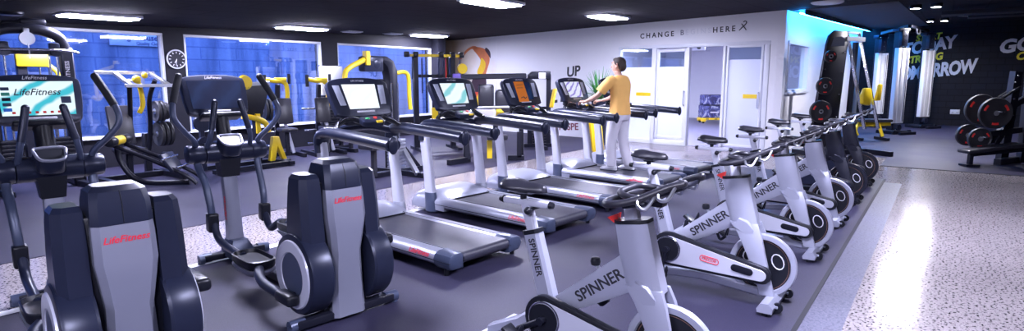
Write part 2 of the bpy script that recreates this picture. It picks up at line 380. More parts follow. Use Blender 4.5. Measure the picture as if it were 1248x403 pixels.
# room behind the glass
INW = mat('inner_room_paint', (.74, .75, .84), .7, 0, .03, 3); INF = mat('inner_room_vinyl', (.13, .13, .20), .45, 0, .1, 3)
o = M().box((1.3, 9.4, 1.5), (6.6, .2, 3.0)).build('wall_inner_back', INW); structure(place(o, BW))
o = M().box((-2.0, 4.75, 1.5), (.15, 9.1, 3.0)).build('wall_inner_left', INW); structure(place(o, BW))
IPOLY = [(-2, .1), (5.5, .1), (4.72, 9.4), (-2, 9.4)]
o = M().prism(IPOLY, 0, .006, 'xy').build('floor_inner', INF); structure(place(o, BW))
o = M().prism([(-2, .16), (5.4, .16), (4.6, 9.4), (-2, 9.4)], 2.76, 2.8, 'xy').build('ceiling_inner', INW); structure(place(o, BW))
# --- wall washed by the cyan strip
RP = AP+AD*5.56; RD = V((12.44, 21.41, 0))-RP; RL = RD.length; RW = wallframe(RP, RD)
m_ = M(); a, b, z0, z1 = .28, 2.35, 1.27, 2.36
m_.box((a/2, .075, 1.7), (a, .15, 3.4)); m_.box(((a+b)/2, .075, z0/2), (b-a, .15, z0)); m_.box(((a+b)/2, .075, (z1+3.4)/2), (b-a, .15, 3.4-z1)); m_.box(((b+RL)/2, .075, 1.7), (RL-b, .15, 3.4))
structure(place(m_.build('wall_right', WHITE), RW))
o = M().box(((a+b)/2, .07, (z0+z1)/2), (b-a, .01, z1-z0)).build('window_6', CG); o['kind'] = 'structure'; place(o, RW)
f = M()
for x in (a+.03, b-.03): f.box((x, .06, (z0+z1)/2), (.06, .17, z1-z0))
for z in (z0+.03, z1-.03): f.box(((a+b)/2, .06, z), (b-a, .17, .06))
f.box(((a+b)/2, -.01, z0-.01), (b-a+.1, .10, .05), bev=.004)
f.build('window_frame', WFRAME, o)
m_ = M(); cp_ = []
for s, y in ((.1, -.02), (RL-.05, -.02), (RL-.05, -1.9), (.1, -1.9)):
    p = RW @ V((s, y, 0)); cp_.append(V((s, y, ceil_z(p.x, p.y)-.012)))
m_.loft([cp_, [c+V((0, 0, .011)) for c in cp_]]); structure(place(m_.build('ceiling_glow_panel', mat('grey_glow_panel', (.10, .10, .12), .9, 0, .04, 3, spec=.1)), RW))  # paler slab added under the dark ceiling to catch the cyan glow
led = thing('led_strip', 'glowing cyan light strip running along the ceiling over the blue-lit wall', 'light strip'); led.matrix_world = RW
m_ = M(); pts = []
for s in (.15, RL-.25):
    p = RW @ V((s, -.22, 0)); pts.append(V((s, -.22, ceil_z(p.x, p.y)-.075)))
m_.tube(pts, .016, 8); m_.build('diffuser', NEON, led)
m_ = M(); m_.loft([[p+V((0, dy, dz)) for dy, dz in ((-.11, .060), (-.085, .060), (-.085, -.035), (-.11, -.035))] for p in pts]); m_.build('light_shield', BMETAL, led)  # lip added on the room side to block cyan light from the room
# --- black block wall at the far right, enclosing walls beside and behind the viewer
FW = wallframe((12.44, 21.41), W)
o = M().box((8, .1, 1.8), (16, .2, 3.6)).build('wall_far', BRICKB); structure(place(o, FW))
q = V((12.44, 21.41, 0))+W*13.6
o = M().box((16, -.1, 1.8), (32, .2, 3.6)).build('wall_side', BRICKB); structure(place(o, wallframe(q, -U)))
q2 = GRID @ V((-7.5, 12.2, 0))
o = M().box((14, -.1, 1.8), (28, .2, 3.6)).build('wall_behind', REARW); structure(place(o, wallframe(q2, W)))

# --- ceiling fixtures
def ceiling_light():
    t = thing('ceiling_light', '', 'light', group='fluorescent ceiling lights')
    m_ = M(); m_.box((0, 0, .02), (1.02, .52, .05), bev=.008); m_.build('housing', WFRAME, t)
    m_ = M(); m_.prism(rrect(.94, .44, .02), -.022, -.004, 'xy'); m_.build('diffuser', LEDW, t); return t
L0 = ceiling_light()
spots = [(-6.2, 9.1, 'glowing ceiling light nearest the window with the shop sign outside'), (-4.3, 12.4, 'glowing ceiling light in front of the window right of the wall clock'),
         (-2.2, 16.05, 'glowing ceiling light close to the corner with the athlete mural'), (-.3, 9.1, 'glowing ceiling light at the top edge over the second treadmill'),
         (1.95, 12.3, 'glowing ceiling light left of the CHANGE lettering'), (-2.65, 5.7, None), (-.8, -.4, None), (1.5, 2.8, None), (4.1, 6.3, None), (-3.3, -1.5, None)]  # entries without a label are unseen fixtures added to brighten the foreground
for i, (x, y, lb) in enumerate(spots):
    o = L0 if i == 0 else dup(L0, (0, 0, 0), 0, '')
    o['label'] = lb or 'added ceiling light out of view, brightening the gym floor'
    o.location = (x, y, ceil_z(x, y)-.03); o.rotation_euler = (0, 0, R(54))
def spot(x, y, lb, first=[None]):
    if not first[0]:
        t = thing('ceiling_spotlight', lb, 'spotlight', group='ceiling spotlights')
        m_ = M(); m_.lathe([(.10, .03), (.11, 0), (.11, -.05), (.085, -.06), (.085, -.045)], n=20); m_.build('housing', BMETAL, t)
        m_ = M(); m_.lathe([(.083, -.046), (.083, -.052)], n=20); m_.build('lens', SPOTE, t); first[0] = t
    else: t = dup(first[0], (0, 0, 0), 0, lb)
    t.location = (x, y, ceil_z(x, y)-.02)
spot(8.17, 12.3, 'left bright ceiling spotlight of the near pair at the upper right')
spot(8.45, 12.1, 'right bright ceiling spotlight of the near pair at the upper right')
spot(11.67, 16.9, 'left bright ceiling spotlight of the far pair before the black wall')
spot(12.0, 16.8, 'right bright ceiling spotlight of the far pair before the black wall')
tk = thing('light_track', 'thin pale light track on the ceiling right of the far spotlights', 'light track', (11.85, 15.78, ceil_z(11.85, 15.78)), 20)
M().box((0, 0, -.03), (.9, .05, .035), bev=.006).build('rail', STEEL, tk); M().box((-.4, 0, -.008), (.06, .06, .02)).build('bracket', BMETAL, tk)
for x, y, r, lb in ((-6.98, 8.44, .15, 'small round ceiling speaker at the top left corner'), (5.7, 11.0, .27, 'pale round ceiling disc above the corner of the blue-lit wall')):
    t = thing('ceiling_speaker', lb, 'speaker', (x, y, ceil_z(x, y)))
    M().lathe([(r, .01), (r, -.02), (r*.9, -.035)], n=28).build('rim', WFRAME if r > .2 else BMETAL, t); M().lathe([(r*.88, -.03), (r*.85, -.04), (r*.3, -.048)], n=28).build('grille', WFRAME if r > .2 else GUN, t)
for x, y, lb in ((-3.7, 13.95, 'left pale ceiling vent near the middle windows'), (-2.98, 15.1, 'right pale ceiling vent near the corner light')):
    t = thing('ceiling_vent', lb, 'vent', (x, y, ceil_z(x, y)), 54); M().box((0, 0, -.012), (.42, .3, .025), bev=.004).build('frame', STEEL, t)
    m_ = M(); [m_.box((0, k*.045-.11, -.028), (.36, .02, .012), rot=(30, 0, 0)) for k in range(6)]; m_.build('louvre', WFRAME, t)
for k, (s, y) in enumerate(((16.3, -1.1), (18.0, -1.6), (15.0, -2.6))):
    p = GRID @ V((s, y, 0)); t = thing('ceiling_baffle', ['black hanging ceiling panel nearest the cyan strip', 'black hanging ceiling panel behind the others', 'black hanging ceiling panel nearest the spotlights'][k], 'ceiling panel', (p.x, p.y, ceil_z(p.x, p.y)), 54)
    M().box((0, 0, -.16), (.6, 2.6, .08), bev=.01).build('panel', BLACKW, t)
    for e in (-1, 1): M().cyl((0, e, -.12), (0, e, 0), .01, n=6).build('hanger', BMETAL, t)

# --- writing, mural, clock, socket on the walls
lt = thing('wall_lettering', 'black CHANGE BEGINS HERE lettering above the glazed doors', 'lettering'); lt.matrix_world = BW
def wtext(s, t0, t1, z0, z1, sz, m): text('lettering', s, sz, m, lt, frame(((t0+t1)/2, -.002, (z0+z1)/2), (1, 0, (z1-z0)/(t1-t0)), (0, 0, 1)), bold=.02, spacing=1.5, ext=.002)
wtext('CHANGE', 2.10, 3.17, 2.575, 2.60, .165, KLETTER); wtext('B', 3.22, 3.34, 2.61, 2.615, .165, mat('grey_letter_vinyl', (.2, .2, .26), .5)); wtext('EGINS', 3.40, 3.93, 2.615, 2.63, .165, PLETTER); wtext('HERE', 4.0, 4.52, 2.63, 2.64, .165, KLETTER)
m_ = M(); zz = lambda p: [(x, -.004, z) for x, z in p]
m_.tube(cr(zz([(4.60, 2.60), (4.66, 2.66), (4.71, 2.70), (4.75, 2.76), (4.72, 2.79), (4.68, 2.77)]), 4), .011, 6); m_.tube(cr(zz([(4.66, 2.72), (4.70, 2.67), (4.75, 2.60)]), 4), .010, 6); m_.tube(zz([(4.68, 2.69), (4.64, 2.74)]), .008, 6)
m_.build('runner_mark', KLETTER, lt, 'small black abstract runner emblem')
l2 = thing('wall_lettering', 'black LIVE UP lettering behind the fourth treadmill console', 'lettering'); l2.matrix_world = BW
for s, t, z, sz in (('L', -.46, 1.06, .50), ('I', -.18, 1.10, .50), ('UP', .20, 1.74, .36)): text('lettering', s, sz, KLETTER, l2, frame((t, -.002, z), (1, 0, .12), (0, 0, 1)), bold=.035, shear=.15, ext=.002)
text('lettering', "N SPE", .26, mat('plum_letter_vinyl', (.22, .05, .08), .5), l2, frame((.08, -.002, .26), (1, 0, .06), (0, 0, 1)), bold=.02, ext=.002)
l3 = thing('wall_lettering', 'white and yellow brush lettering reading TODAY STRONG TOMORROW on the black wall', 'lettering'); l3.matrix_world = FW
YLET = mat('yellow_letter_paint', (.92, .72, .03), .6, 0, .04, 10)
for s, t, z, sz, m, rot, kx in (('START', 1.92, 2.92, .28, YLET, .10, .9), ('TODAY', 1.93, 2.62, .54, WLETTER, .17, .82), ('STRONG', 1.85, 2.22, .32, YLET, .14, .85), ('TOMORROW', 2.12, 1.80, .60, WLETTER, .13, .66)):
    text('lettering', s, sz, m, l3, frame((t, -.003, z), (1, 0, rot), (0, 0, 1)) @ Matrix.Diagonal((kx, 1, 1, 1)), bold=.045, shear=.22, ext=.003, spacing=.92)
l4 = thing('wall_lettering', 'white GO and yellow CO lettering at the right edge of the black wall', 'lettering'); l4.matrix_world = FW
for s, t, z, sz, m, rot in (('GO', 4.22, 2.58, .56, WLETTER, .15), ('CO', 4.48, 2.26, .32, YLET, .12)): text('lettering', s, sz, m, l4, frame((t, -.003, z), (1, 0, rot), (0, 0, 1)), bold=.045, shear=.22, ext=.003)
so = thing('wall_socket', 'small white double socket low on the black wall', 'socket'); so.matrix_world = FW @ Matrix.Translation((2.86, 0, .46))
M().box((0, -.008, 0), (.26, .016, .15), bev=.006).build('plate', WFRAME, so); [M().box((x, -.018, -.02), (.05, .006, .05), bev=.002).build('outlet', STEEL, so) for x in (-.06, .06)]
ck = thing('wall_clock', 'round black wall clock with white rim and white numerals between the windows', 'clock'); ck.matrix_world = WL @ Matrix.Translation((-1.86, 0, 1.94))
M().lathe([(.165, 0), (.165, -.03), (.01, -.032)], ax='y', n=36).build('dial', CLOCKF, ck); m_ = M(); m_.ring((0, -.025, 0), .170, .014, 'y', 40, 8); m_.build('rim', WFRAME, ck)
m_ = M()
for k in range(12):
    a = R(30*k); M().box((math.sin(a)*.125, -.034, math.cos(a)*.125), (.012, .003, .035), rot=(0, 30*k, 0)).build('hour_mark', WLETTER, ck)
for nm, ang, l, wd in (('hour_hand', 210, .085, .012), ('minute_hand', 190, .125, .008)):
    a = R(ang); M().box((math.sin(a)*l*.45, -.037, math.cos(a)*l*.45), (wd, .003, l), rot=(0, ang, 0)).build(nm, WLETTER, ck)
# mural: an athlete bending backwards, printed on the wall
mu = thing('wall_mural', 'printed wall mural of a bending athlete in orange and yellow tones', 'mural'); mu.matrix_world = BW
def mural_mat():
    m = bpy.data.materials.new('mural_backdrop'); m.use_nodes = True; nt = m.node_tree; N = nt.nodes; L = nt.links; b = N['Principled BSDF']
    tc = N.new('ShaderNodeTexCoord'); gr = N.new('ShaderNodeSeparateXYZ'); L.new(tc.outputs['Object'], gr.inputs[0])
    mr = N.new('ShaderNodeMapRange'); mr.inputs['From Min'].default_value = -5.5; mr.inputs['From Max'].default_value = -3.0; L.new(gr.outputs['X'], mr.inputs['Value'])
    no = N.new('ShaderNodeTexNoise'); no.inputs['Scale'].default_value = 1.6; no.inputs['Detail'].default_value = 5; L.new(tc.outputs['Object'], no.inputs['Vector'])
    ad = N.new('ShaderNodeMath'); ad.operation = 'MULTIPLY_ADD'; ad.inputs[1].default_value = .9; ad.inputs[2].default_value = -.45; L.new(no.outputs['Fac'], ad.inputs[0])
    a2 = N.new('ShaderNodeMath'); L.new(mr.outputs[0], a2.inputs[0]); L.new(ad.outputs[0], a2.inputs[1])
    r = N.new('ShaderNodeValToRGB'); e = r.color_ramp.elements; e[0].position = 0; e[0].color = (.30, .19, .10, 1); e[1].position = 1; e[1].color = (.80, .80, .86, 1)
    x = e.new(.25); x.color = (.62, .44, .24, 1); x = e.new(.6); x.color = (.72, .62, .55, 1)
    L.new(a2.outputs[0], r.inputs[0]); L.new(r.outputs[0], b.inputs['Base Color']); b.inputs['Roughness'].default_value = .6; return m
M().box((-4.05, -.003, 1.5), (2.9, .006, 2.55)).build('backdrop', mural_mat(), mu)
MSK = mat('mural_skin_ink', (.62, .20, .09), .6, 0, .25, 5); MDK = mat('mural_dark_ink', (.05, .03, .05), .6, 0, .2, 9); MYL = mat('mural_yellow_ink', (.85, .55, .04), .6, 0, .2, 5); MRD = mat('mural_red_ink', (.62, .07, .05), .6, 0, .2, 5)
def flat(name, poly, y, m):
    k = M(); P = cr([(a, y, b) for a, b in poly], 4, True); k.prism([(p.x, p.z) for p in P], y, y+.004, 'xz'); return k.build(name, m, mu)
flat('arm_print', [(-4.25, 2.28), (-4.12, 2.26), (-3.85, 2.46), (-3.55, 2.55), (-3.35, 2.47), (-3.45, 2.40), (-3.62, 2.46), (-3.85, 2.37), (-4.08, 2.18), (-4.22, 2.14)], -.010, MSK)
flat('torso_print', [(-3.62, 2.50), (-3.30, 2.50), (-3.02, 2.40), (-2.88, 2.15), (-2.95, 1.90), (-3.12, 1.62), (-3.42, 1.60), (-3.30, 1.88), (-3.25, 2.10), (-3.40, 2.28)], -.010, MSK)
flat('hair_print', [(-3.02, 2.48), (-2.86, 2.36), (-2.84, 2.16), (-2.93, 2.26), (-3.06, 2.40)], -.014, MDK)
flat('chest_print', [(-3.22, 2.18), (-3.05, 2.02), (-3.12, 1.78), (-3.34, 1.60), (-3.40, 1.78), (-3.28, 1.98)], -.014, MYL)
flat('shorts_print', [(-3.50, 1.64), (-3.12, 1.64), (-3.02, 1.42), (-3.20, 1.20), (-3.55, 1.16), (-3.66, 1.40)], -.014, MDK)
flat('leg_print', [(-3.55, 1.18), (-3.34, 1.20), (-3.42, .95), (-3.62, .62), (-3.85, .40), (-3.92, .52), (-3.74, .80)], -.010, MRD)
flat('leg_print', [(-3.30, 1.20), (-3.05, 1.28), (-3.00, 1.05), (-3.30, .78), (-3.60, .50), (-3.72, .30), (-3.84, .36), (-3.60, .70)], -.012, MYL)

# ================================================================== TREADMILLS  (local x points to the console, y to the runner's left)
LOGO = 'LifeFitness'
def treadmill(label, scr):
    t = thing('treadmill', label, 'treadmill', group='row of silver treadmills')
    # side rails: rounded extrusions with a dark groove and a red logo on the outer left one
    for s in (1, -1):
        sec = [(.285, .085), (.285, .165), (.30, .182), (.385, .182), (.425, .165), (.445, .13), (.440, .095), (.41, .07), (.33, .065)]
        m_ = M(); m_.loft([[(x, s*a, b) for a, b in sec] for x in (.10, 1.62)]); rl = m_.build('side_rail', SILVER, t)
        m_ = M(); m_.box((.86, s*.4442, .118), (1.50, .004, .006)); m_.box((.86, s*.315, .1835), (1.5, .006, .003)); m_.build('rail_groove', BLACK, rl)
        if s > 0: text('logo', LOGO, .062, REDINK, rl, frame((.33, .4395, .148), (-1, 0, 0), (0, -.45, 1)), bold=.01, shear=.25)
        cap = [(.275, .045), (.275, .17), (.30, .19), (.385, .19), (.43, .172), (.452, .13), (.445, .085), (.41, .05)]
        m_ = M(); m_.loft([[(x, s*(.36+(a-.36)*k), .12+(b-.12)*k) for a, b in cap] for x, k in ((-.055, .72), (-.045, .9), (-.01, 1), (.13, 1.0))]); cp = m_.build('rear_cap', GUNL, t)
        m_ = M(); m_.box((.045, s*.36, .118), (.196, .185, .004)); m_.build('cap_seam', BLACK, cp)
        m_ = M(); m_.cyl((.03, s*.40, 0), (.03, s*.40, .06), .022, n=12); m_.build('foot', BLACK, t)
    m_ = M(); m_.prism(capsule((.0, .125), .048, (1.6, .135), .035), -.277, .277, 'xz'); m_.build('belt', BELT, t, ang=60)
    m_ = M(); m_.box((.85, 0, .075), (1.5, .55, .05)); m_.build('deck', BLACK, t)
    # motor hood at the front
    prof = [(1.46, .17), (1.54, .215), (1.70, .255), (1.90, .27), (2.0, .24), (2.04, .16), (2.02, .06)]
    rings = []
    for x, z in prof:
        h = z-.05
        rings.append([(x, -.445, .05), (x, -.445, .05+h*.55), (x, -.38, .05+h*.86), (x, -.22, .05+h), (x, .22, .05+h), (x, .38, .05+h*.86), (x, .445, .05+h*.55), (x, .445, .05)])
    m_ = M(); m_.loft(rings); hd = m_.build('motor_hood', SILVER, t, ang=50)
    m_ = M(); m_.box((1.452, 0, .178), (.02, .60, .012)); m_.build('hood_edge', BLACK, hd)
    # uprights
    for s in (1, -1):
        rings = []
        for x, z, a, b in ((1.70, .10, .075, .050), (1.715, .28, .070, .046), (1.755, .60, .064, .044), (1.80, .90, .062, .046), (1.81, .99, .058, .046)):
            rings.append([(x+a*math.cos(q)*abs(math.cos(q))**-.35 if abs(math.cos(q)) > 1e-3 else x, s*.425+b*math.sin(q)*(abs(math.sin(q))**-.35 if abs(math.sin(q)) > 1e-3 else 1), z) for q in [2*math.pi*k/20 for k in range(20)]])
        m_ = M(); m_.loft(rings); m_.build('upright', WHITEP, t, ang=50)
        rings = []
        for x, z, k in ((1.695, .03, 1.22), (1.70, .12, 1.18), (1.71, .235, 1.10), (1.712, .25, 1.05)):
            rings.append([(x+.076*k*math.cos(q), s*.425+.052*k*math.sin(q), z) for q in [2*math.pi*j/20 for j in range(20)]])
        m_ = M(); m_.loft(rings); m_.build('upright_base', GUNL if s > 0 else SILVER, t, ang=50)
    # padded handrails that turn down into the uprights
    for s in (1, -1):
        p = cr([(1.80, s*.425, .86), (1.805, s*.425, .96), (1.77, s*.425, 1.035), (1.66, s*.425, 1.062), (1.40, s*.425, 1.055), (1.0, s*.425, 1.035), (.66, s*.425, 1.015)], 6)
        rad = [.052]*6+[.056]*(len(p)-6)
        m_ = M(); m_.tube(p, rad, 16, 1.48, up=(0, 1, 0)); m_.ball((.655, s*.425, 1.014), (.024, .052, .078), 16); hr = m_.build('handrail', GUN, t, ang=60)
        m_ = M(); q = [(x, y+s*.0555, z+.012) for x, y, z in ((1.55, s*.425, 1.06), (1.2, s*.425, 1.045), (.72, s*.425, 1.02))]; m_.tube(q, .003, 6); m_.build('rail_seam', BLACK, hr)
    m_ = M(); m_.tube(cr([(1.76, .42, 1.02), (1.80, .2, 1.075), (1.81, 0, 1.085), (1.80, -.2, 1.075), (1.76, -.42, 1.02)], 5), .045, 12, .8); m_.build('crossbar', GUN, t)
    # console: tilted rounded head, screen, keypads, pod below
    c = frame((1.735, 0, 1.385), (0, -1, 0), (.42, 0, .907)) @ Matrix.Diagonal((1.07, 1.04, 1, 1))
    m_ = M(); out = cr([(-.275, -.185), (0, -.20), (.275, -.185), (.315, -.12), (.335, .10), (.30, .175), (.16, .205), (0, .212), (-.16, .205), (-.30, .175), (-.335, .10), (-.315, -.12)], 5, True)
    m_.prism([(p.x, p.y) for p in out], -.045, .02, 'xy', .014, 2, 40, mt=c); cs = m_.build('console', GUN, t)
    m_ = M(); m_.prism([(-.165, -.12), (.165, -.12), (.185, .135), (-.185, .135)], .0205, .0235, 'xy', mt=c); m_.build('screen', scr, cs)
    for s in (1, -1):
        m_ = M(); m_.prism([(s*.19, -.08), (s*.255, -.08), (s*.285, .125), (s*.215, .125)], .0205, .0245, 'xy', .003, mt=c); m_.build('keypad', mat('keypad_grey_%d' % s, (.42, .45, .56), .4) if s not in KP else KP[s], cs)
    text('brand_plate', 'LIFE FITNESS', .026, PLETTER, cs, c @ Matrix.Translation((0, .172, .021)))
    m_ = M(); m_.prism(rrect(.20, .018, .008), .0205, .026, 'xy', .003, mt=c @ Matrix.Translation((0, -.150, 0))); m_.build('label_bar', PLETTER, cs)
    m_ = M(); m_.prism(rrect(.50, .16, .06), -.05, .01, 'xy', .02, mt=frame((1.70, 0, 1.185), (0, -1, 0), (.9, 0, .35))); pod = m_.build('cup_tray', BLACK, t)
    m_ = M(); m_.prism(rrect(.26, .13, .04), -.03, .03, 'xy', .015, mt=frame((1.56, 0, 1.155), (0, -1, 0), (.9, 0, .45))); kp = m_.build('control_pod', GUN, t)
    m_ = M(); m_.cyl((1.565, -.045, 1.178), (1.557, -.045, 1.198), .018, n=16, bev=.004); m_.build('stop_button', RED, kp)
    m_ = M(); m_.box((1.50, -.05, 1.155), (.03, .07, .025), bev=.006); m_.build('safety_clip', YEL, kp)
    m_ = M(); m_.ball((1.56, .05, 1.185), (.02, .03, .012)); m_.build('start_button', mat('green_button', (.05, .5, .15), .4) if 'g' not in KP else KP['g'], kp)
    for s in (1, -1):
        m_ = M(); m_.tube(cr([(1.60, s*.10, 1.15), (1.66, s*.20, 1.18), (1.66, s*.32, 1.135), (1.58, s*.40, 1.075)], 6), .030, 10, .75); ar = m_.build('grip_arm', BLACK, t)
        m_ = M(); m_.tube(cr([(1.585, s*.12, 1.182), (1.64, s*.21, 1.206), (1.64, s*.32, 1.162), (1.57, s*.39, 1.102)], 6), .008, 8); m_.build('pulse_grip', CHROME, ar)
    return t
KP = {1: mat('keypad_grey', (.42, .45, .56), .4), 'g': mat('green_button', (.05, .5, .15), .4)}; KP[-1] = KP[1]
TM = treadmill('silver treadmill nearest the cross-trainers, blank white picture on its screen', SCR_WHITE)
T0 = V((-.245, 4.91, .006)); TS = U*1.43; TA = 138.4
TM.location = T0; TM.rotation_euler = (0, 0, R(TA))
tl = ['silver treadmill second from the front, teal and white picture on its screen', 'silver treadmill in the middle of the row with an orange paper over its screen', 'silver treadmill with the man in yellow standing on its belt', 'silver treadmill farthest along the row, beside the glazed doors']
TMS = [TM]+[dup(TM, T0+TS*(k+1), TA, tl[k]) for k in range(4)]
for k, m in ((1, SCR_TW), (2, SCR_DARK), (3, SCR_PUR), (4, SCR_DARK)):
    for o in child(TMS[k], 'console')[0].children:
        if o.name.startswith('screen'):
            o.data = o.data.copy(); o.data.materials[0] = m
TM1 = Matrix.Translation(TMS[2].location) @ Matrix.Rotation(R(TA), 4, 'Z')
nt_ = thing('paper_notice', 'orange paper notice taped over the screen of the middle treadmill', 'notice'); nt_.matrix_world = TM1 @ frame((1.735, 0, 1.385), (0, -1, 0), (.42, 0, .907)) @ Matrix.Translation((0, 0, .026))
m_ = M()
m_.loft([[(-.155+a, b, .0015+.012*math.sin(3*b+1)**2) for a, b in ((0, k*.03-.155), (.21, k*.03-.155))]+[(-.155+a, b, .0005+.012*math.sin(3*b+1)**2) for a, b in ((.21, k*.03-.155), (0, k*.03-.155))] for k in range(11)]); m_.build('sheet', ORANGE, nt_)
m_ = M(); m_.tube([(-.10, -.10, .016), (-.05, -.085, .016), (-.02, -.11, .016), (.02, -.09, .016)], .005, 6); m_.tube([(-.12, .09, .014), (.02, .10, .014)], .003, 6); m_.tube([(-.12, .05, .014), (.0, .05, .014)], .003, 6); m_.build('scribble', INK, nt_)

# ================================================================== CROSS-TRAINERS  (x points to the console, origin under the rear shroud)
def cross_trainer(label, scr, lx=.0):
    t = thing('cross_trainer', label, 'cross trainer', group='cross-trainers in the foreground')
    # central tower: silver back panel that widens at the shoulder and narrows at the waist, dark cap
    def ring(x0, x1, w, z, c=.03):
        return [(x0, -w+c, z), (x0, w-c, z), (x0+c, w, z), (x1-c, w, z), (x1, w-c, z), (x1, -w+c, z), (x1-c, -w, z), (x0+c, -w, z)]
    m_ = M(); m_.loft([ring(-.17, .13, .120, .03), ring(-.165, .13, .118, .12), ring(-.16, .13, .112, .30), ring(-.165, .13, .105, .46), ring(-.185, .13, .122, .60), ring(-.19, .12, .136, .70), ring(-.175, .11, .134, .84), ring(-.168, .11, .132, .885)]); tw = m_.build('rear_tower', SHROUD, t, ang=25)
    m_ = M(); m_.loft([ring(-.168, .11, .134, .886), ring(-.155, .105, .130, .99), ring(-.13, .09, .122, 1.045, .035), ring(-.085, .06, .095, 1.068, .03)]); cp = m_.build('tower_cap', GUN, t, ang=25)
    m_ = M(); m_.tube([(-.166, .0, .89), (-.156, .0, .99), (-.128, .0, 1.047)], .003, 6); m_.build('cap_seam', BLACK, cp)
    text('logo', LOGO, .047, REDINK, tw, frame((-.1805, 0, .815), (0, -1, .0), (.10, 0, 1)), bold=.012, shear=.3)
    m_ = M(); m_.box((.0, 0, .50), (.20, .33, .86), bev=.02); m_.build('tower_core', BLACK, t)
    for s in (1, -1):
        # side pod: tall tapered cowl that flares to a round drum cover
        def pr(x0, x1, y0, y1, z, c=.03):
            return [(x0, s*y0, z), (x0, s*(y1-c), z), (x0+c, s*y1, z), (x1-c, s*y1, z), (x1, s*(y1-c), z), (x1, s*y0, z)]
        m_ = M(); m_.loft([pr(-.15, .17, .15, .285, .40, .04), pr(-.14, .155, .15, .285, .55, .04), pr(-.125, .135, .15, .283, .75, .04), pr(-.11, .115, .15, .278, .90, .04), pr(-.10, .105, .152, .272, .96, .035), pr(-.075, .085, .158, .255, .985, .03)]); pd = m_.build('side_cowl', GUN, t, ang=25)
        m_ = M(); m_.tube([(-.127, s*.215, .42), (-.112, s*.215, .75), (-.098, s*.212, .96)], .003, 6); m_.build('cowl_seam', BLACK, pd)
        m_ = M(); m_.lathe([(.05, s*.145), (.262, s*.145), (.272, s*.16), (.272, s*.275), (.262, s*.295), (.235, s*.302), (.05, s*.302)], (.02, 0, .335), 'y', 44); dr = m_.build('drum_cover', GUN, t, ang=30)
        m_ = M(); m_.lathe([(.145, s*.300), (.150, s*.312), (.222, s*.312), (.228, s*.302)], (.02, 0, .335), 'y', 44); m_.build('drum_ring', WHITEP, dr, ang=30)
        m_ = M(); m_.lathe([(.001, s*.306), (.144, s*.306), (.146, s*.300)], (.02, 0, .335), 'y', 36); m_.build('drum_disc', GUNL, dr, ang=30)
        # crank, pedal rail and pedal
        ph = 1 if s > 0 else -1
        cz = .20 if ph > 0 else .46
        m_ = M(); m_.cyl((.0, s*.29, cz), (.0, s*.34, cz), .026, n=16); m_.build('crank_pin', BLACK, t)
        pz, px_ = (.25, .80) if ph > 0 else (.37, 1.05)
        m_ = M(); m_.box((.0, s*.36, cz), (.20, .085, .075), bev=.024, seg=3); m_.build('rail_shoe', BLACK, t)
        m_ = M(); m_.tube(cr([(-.04, s*.36, cz), (.30, s*.36, cz+.005), (px_-.32, s*.33, (cz+pz)/2), (px_-.16, s*.26, pz-.015)], 5), .034, 12, .9); m_.build('pedal_rail', GUN, t)
        rings = []
        for k, z in ((.86, pz-.045), (1.0, pz-.02), (1.02, pz+.03), (.94, pz+.034), (.88, pz+.006), (.80, pz+.003)):
            rings.append([(px_+p[0]*k, s*.235+p[1]*k, z) for p in rrect(.42, .20, .085, 4)])
        m_ = M(); m_.loft(rings); fp = m_.build('foot_plate', BLACK, t, ang=50)
        m_ = M(); m_.loft([[(px_+p[0]*k, s*.235+p[1]*k, z) for p in rrect(.43, .21, .09, 4)] for k, z in ((.80, pz-.085), (1.0, pz-.05), (1.0, pz-.035))]); m_.build('plate_skirt', SHROUD, fp, ang=50)
        # link arm from the pedal up to the swing arm
        bx, bz = (1.58, .40) if ph > 0 else (1.68, .40)
        m_ = M(); m_.tube(cr([(px_+.17, s*.24, pz-.01), (px_+.32, s*.24, pz-.01), (bx-.12, s*.235, bz-.13), (bx-.01, s*.235, bz)], 6), .030, 12); m_.build('link_arm', GUN, t)
        m_ = M(); m_.box((bx, s*.24, bz), (.085, .085, .16), rot=(0, -6, 0), bev=.016, seg=3); m_.build('pivot_block', BLACK, t)
        m_ = M(); m_.tube(cr([(bx, s*.24, bz+.05), (bx+.01, s*.245, .56), (bx+.07, s*.25, .72), (1.79, s*.25, .85), (1.80, s*.25, .96)], 7), [.030, .030], 12); m_.build('swing_arm', GUNL, t)
        # moving handle above the crossbar
        hp = cr([(1.80, s*.25, .98), (1.77, s*.27, 1.06), (1.72, s*.36, 1.16), (1.70, s*.43, 1.27), (1.74, s*.415, 1.40), (1.82, s*.34, 1.58)], 7)
        m_ = M(); m_.tube(hp, .022, 12); hb = m_.build('moving_handle', GUNL, t)
        m_ = M(); m_.tube(cr([(1.735, s*.418, 1.385), (1.78, s*.378, 1.49), (1.83, s*.332, 1.60)], 5), .028, 12); m_.ball((1.83, s*.332, 1.60), .028, 12); m_.build('handle_grip', FOAM, hb)
        # fixed inner handle
        fh = cr([(1.76, s*.18, 1.0), (1.70, s*.165, 1.10), (1.70, s*.135, 1.24), (1.72, s*.105, 1.385)], 7)
        m_ = M(); m_.tube(fh, .020, 12); b = m_.build('fixed_handle', GUNL, t)
        m_ = M(); m_.tube(fh[10:], .025, 12); m_.ball(fh[-1], .025, 12); m_.build('pulse_grip', GUN, b)
        m_ = M(); m_.cyl((1.81, s*.19, .95), (1.81, s*.33, .95), .086, .078, 28, .02); m_.build('crossbar_cap', GUN, t)
    m_ = M(); m_.cyl((1.81, -.19, .95), (1.81, .19, .95), .089, n=28); m_.build('crossbar', GUN, t)
    m_ = M(); m_.loft([[(1.81+a*.060*k, b*.075*k, z) for a, b in ((-1, -1), (1, -1), (1, 1), (-1, 1))] for z, k in ((.74, .95), (.84, 1.1), (.95, 1.25))]); m_.build('mast_collar', BLACK, t)
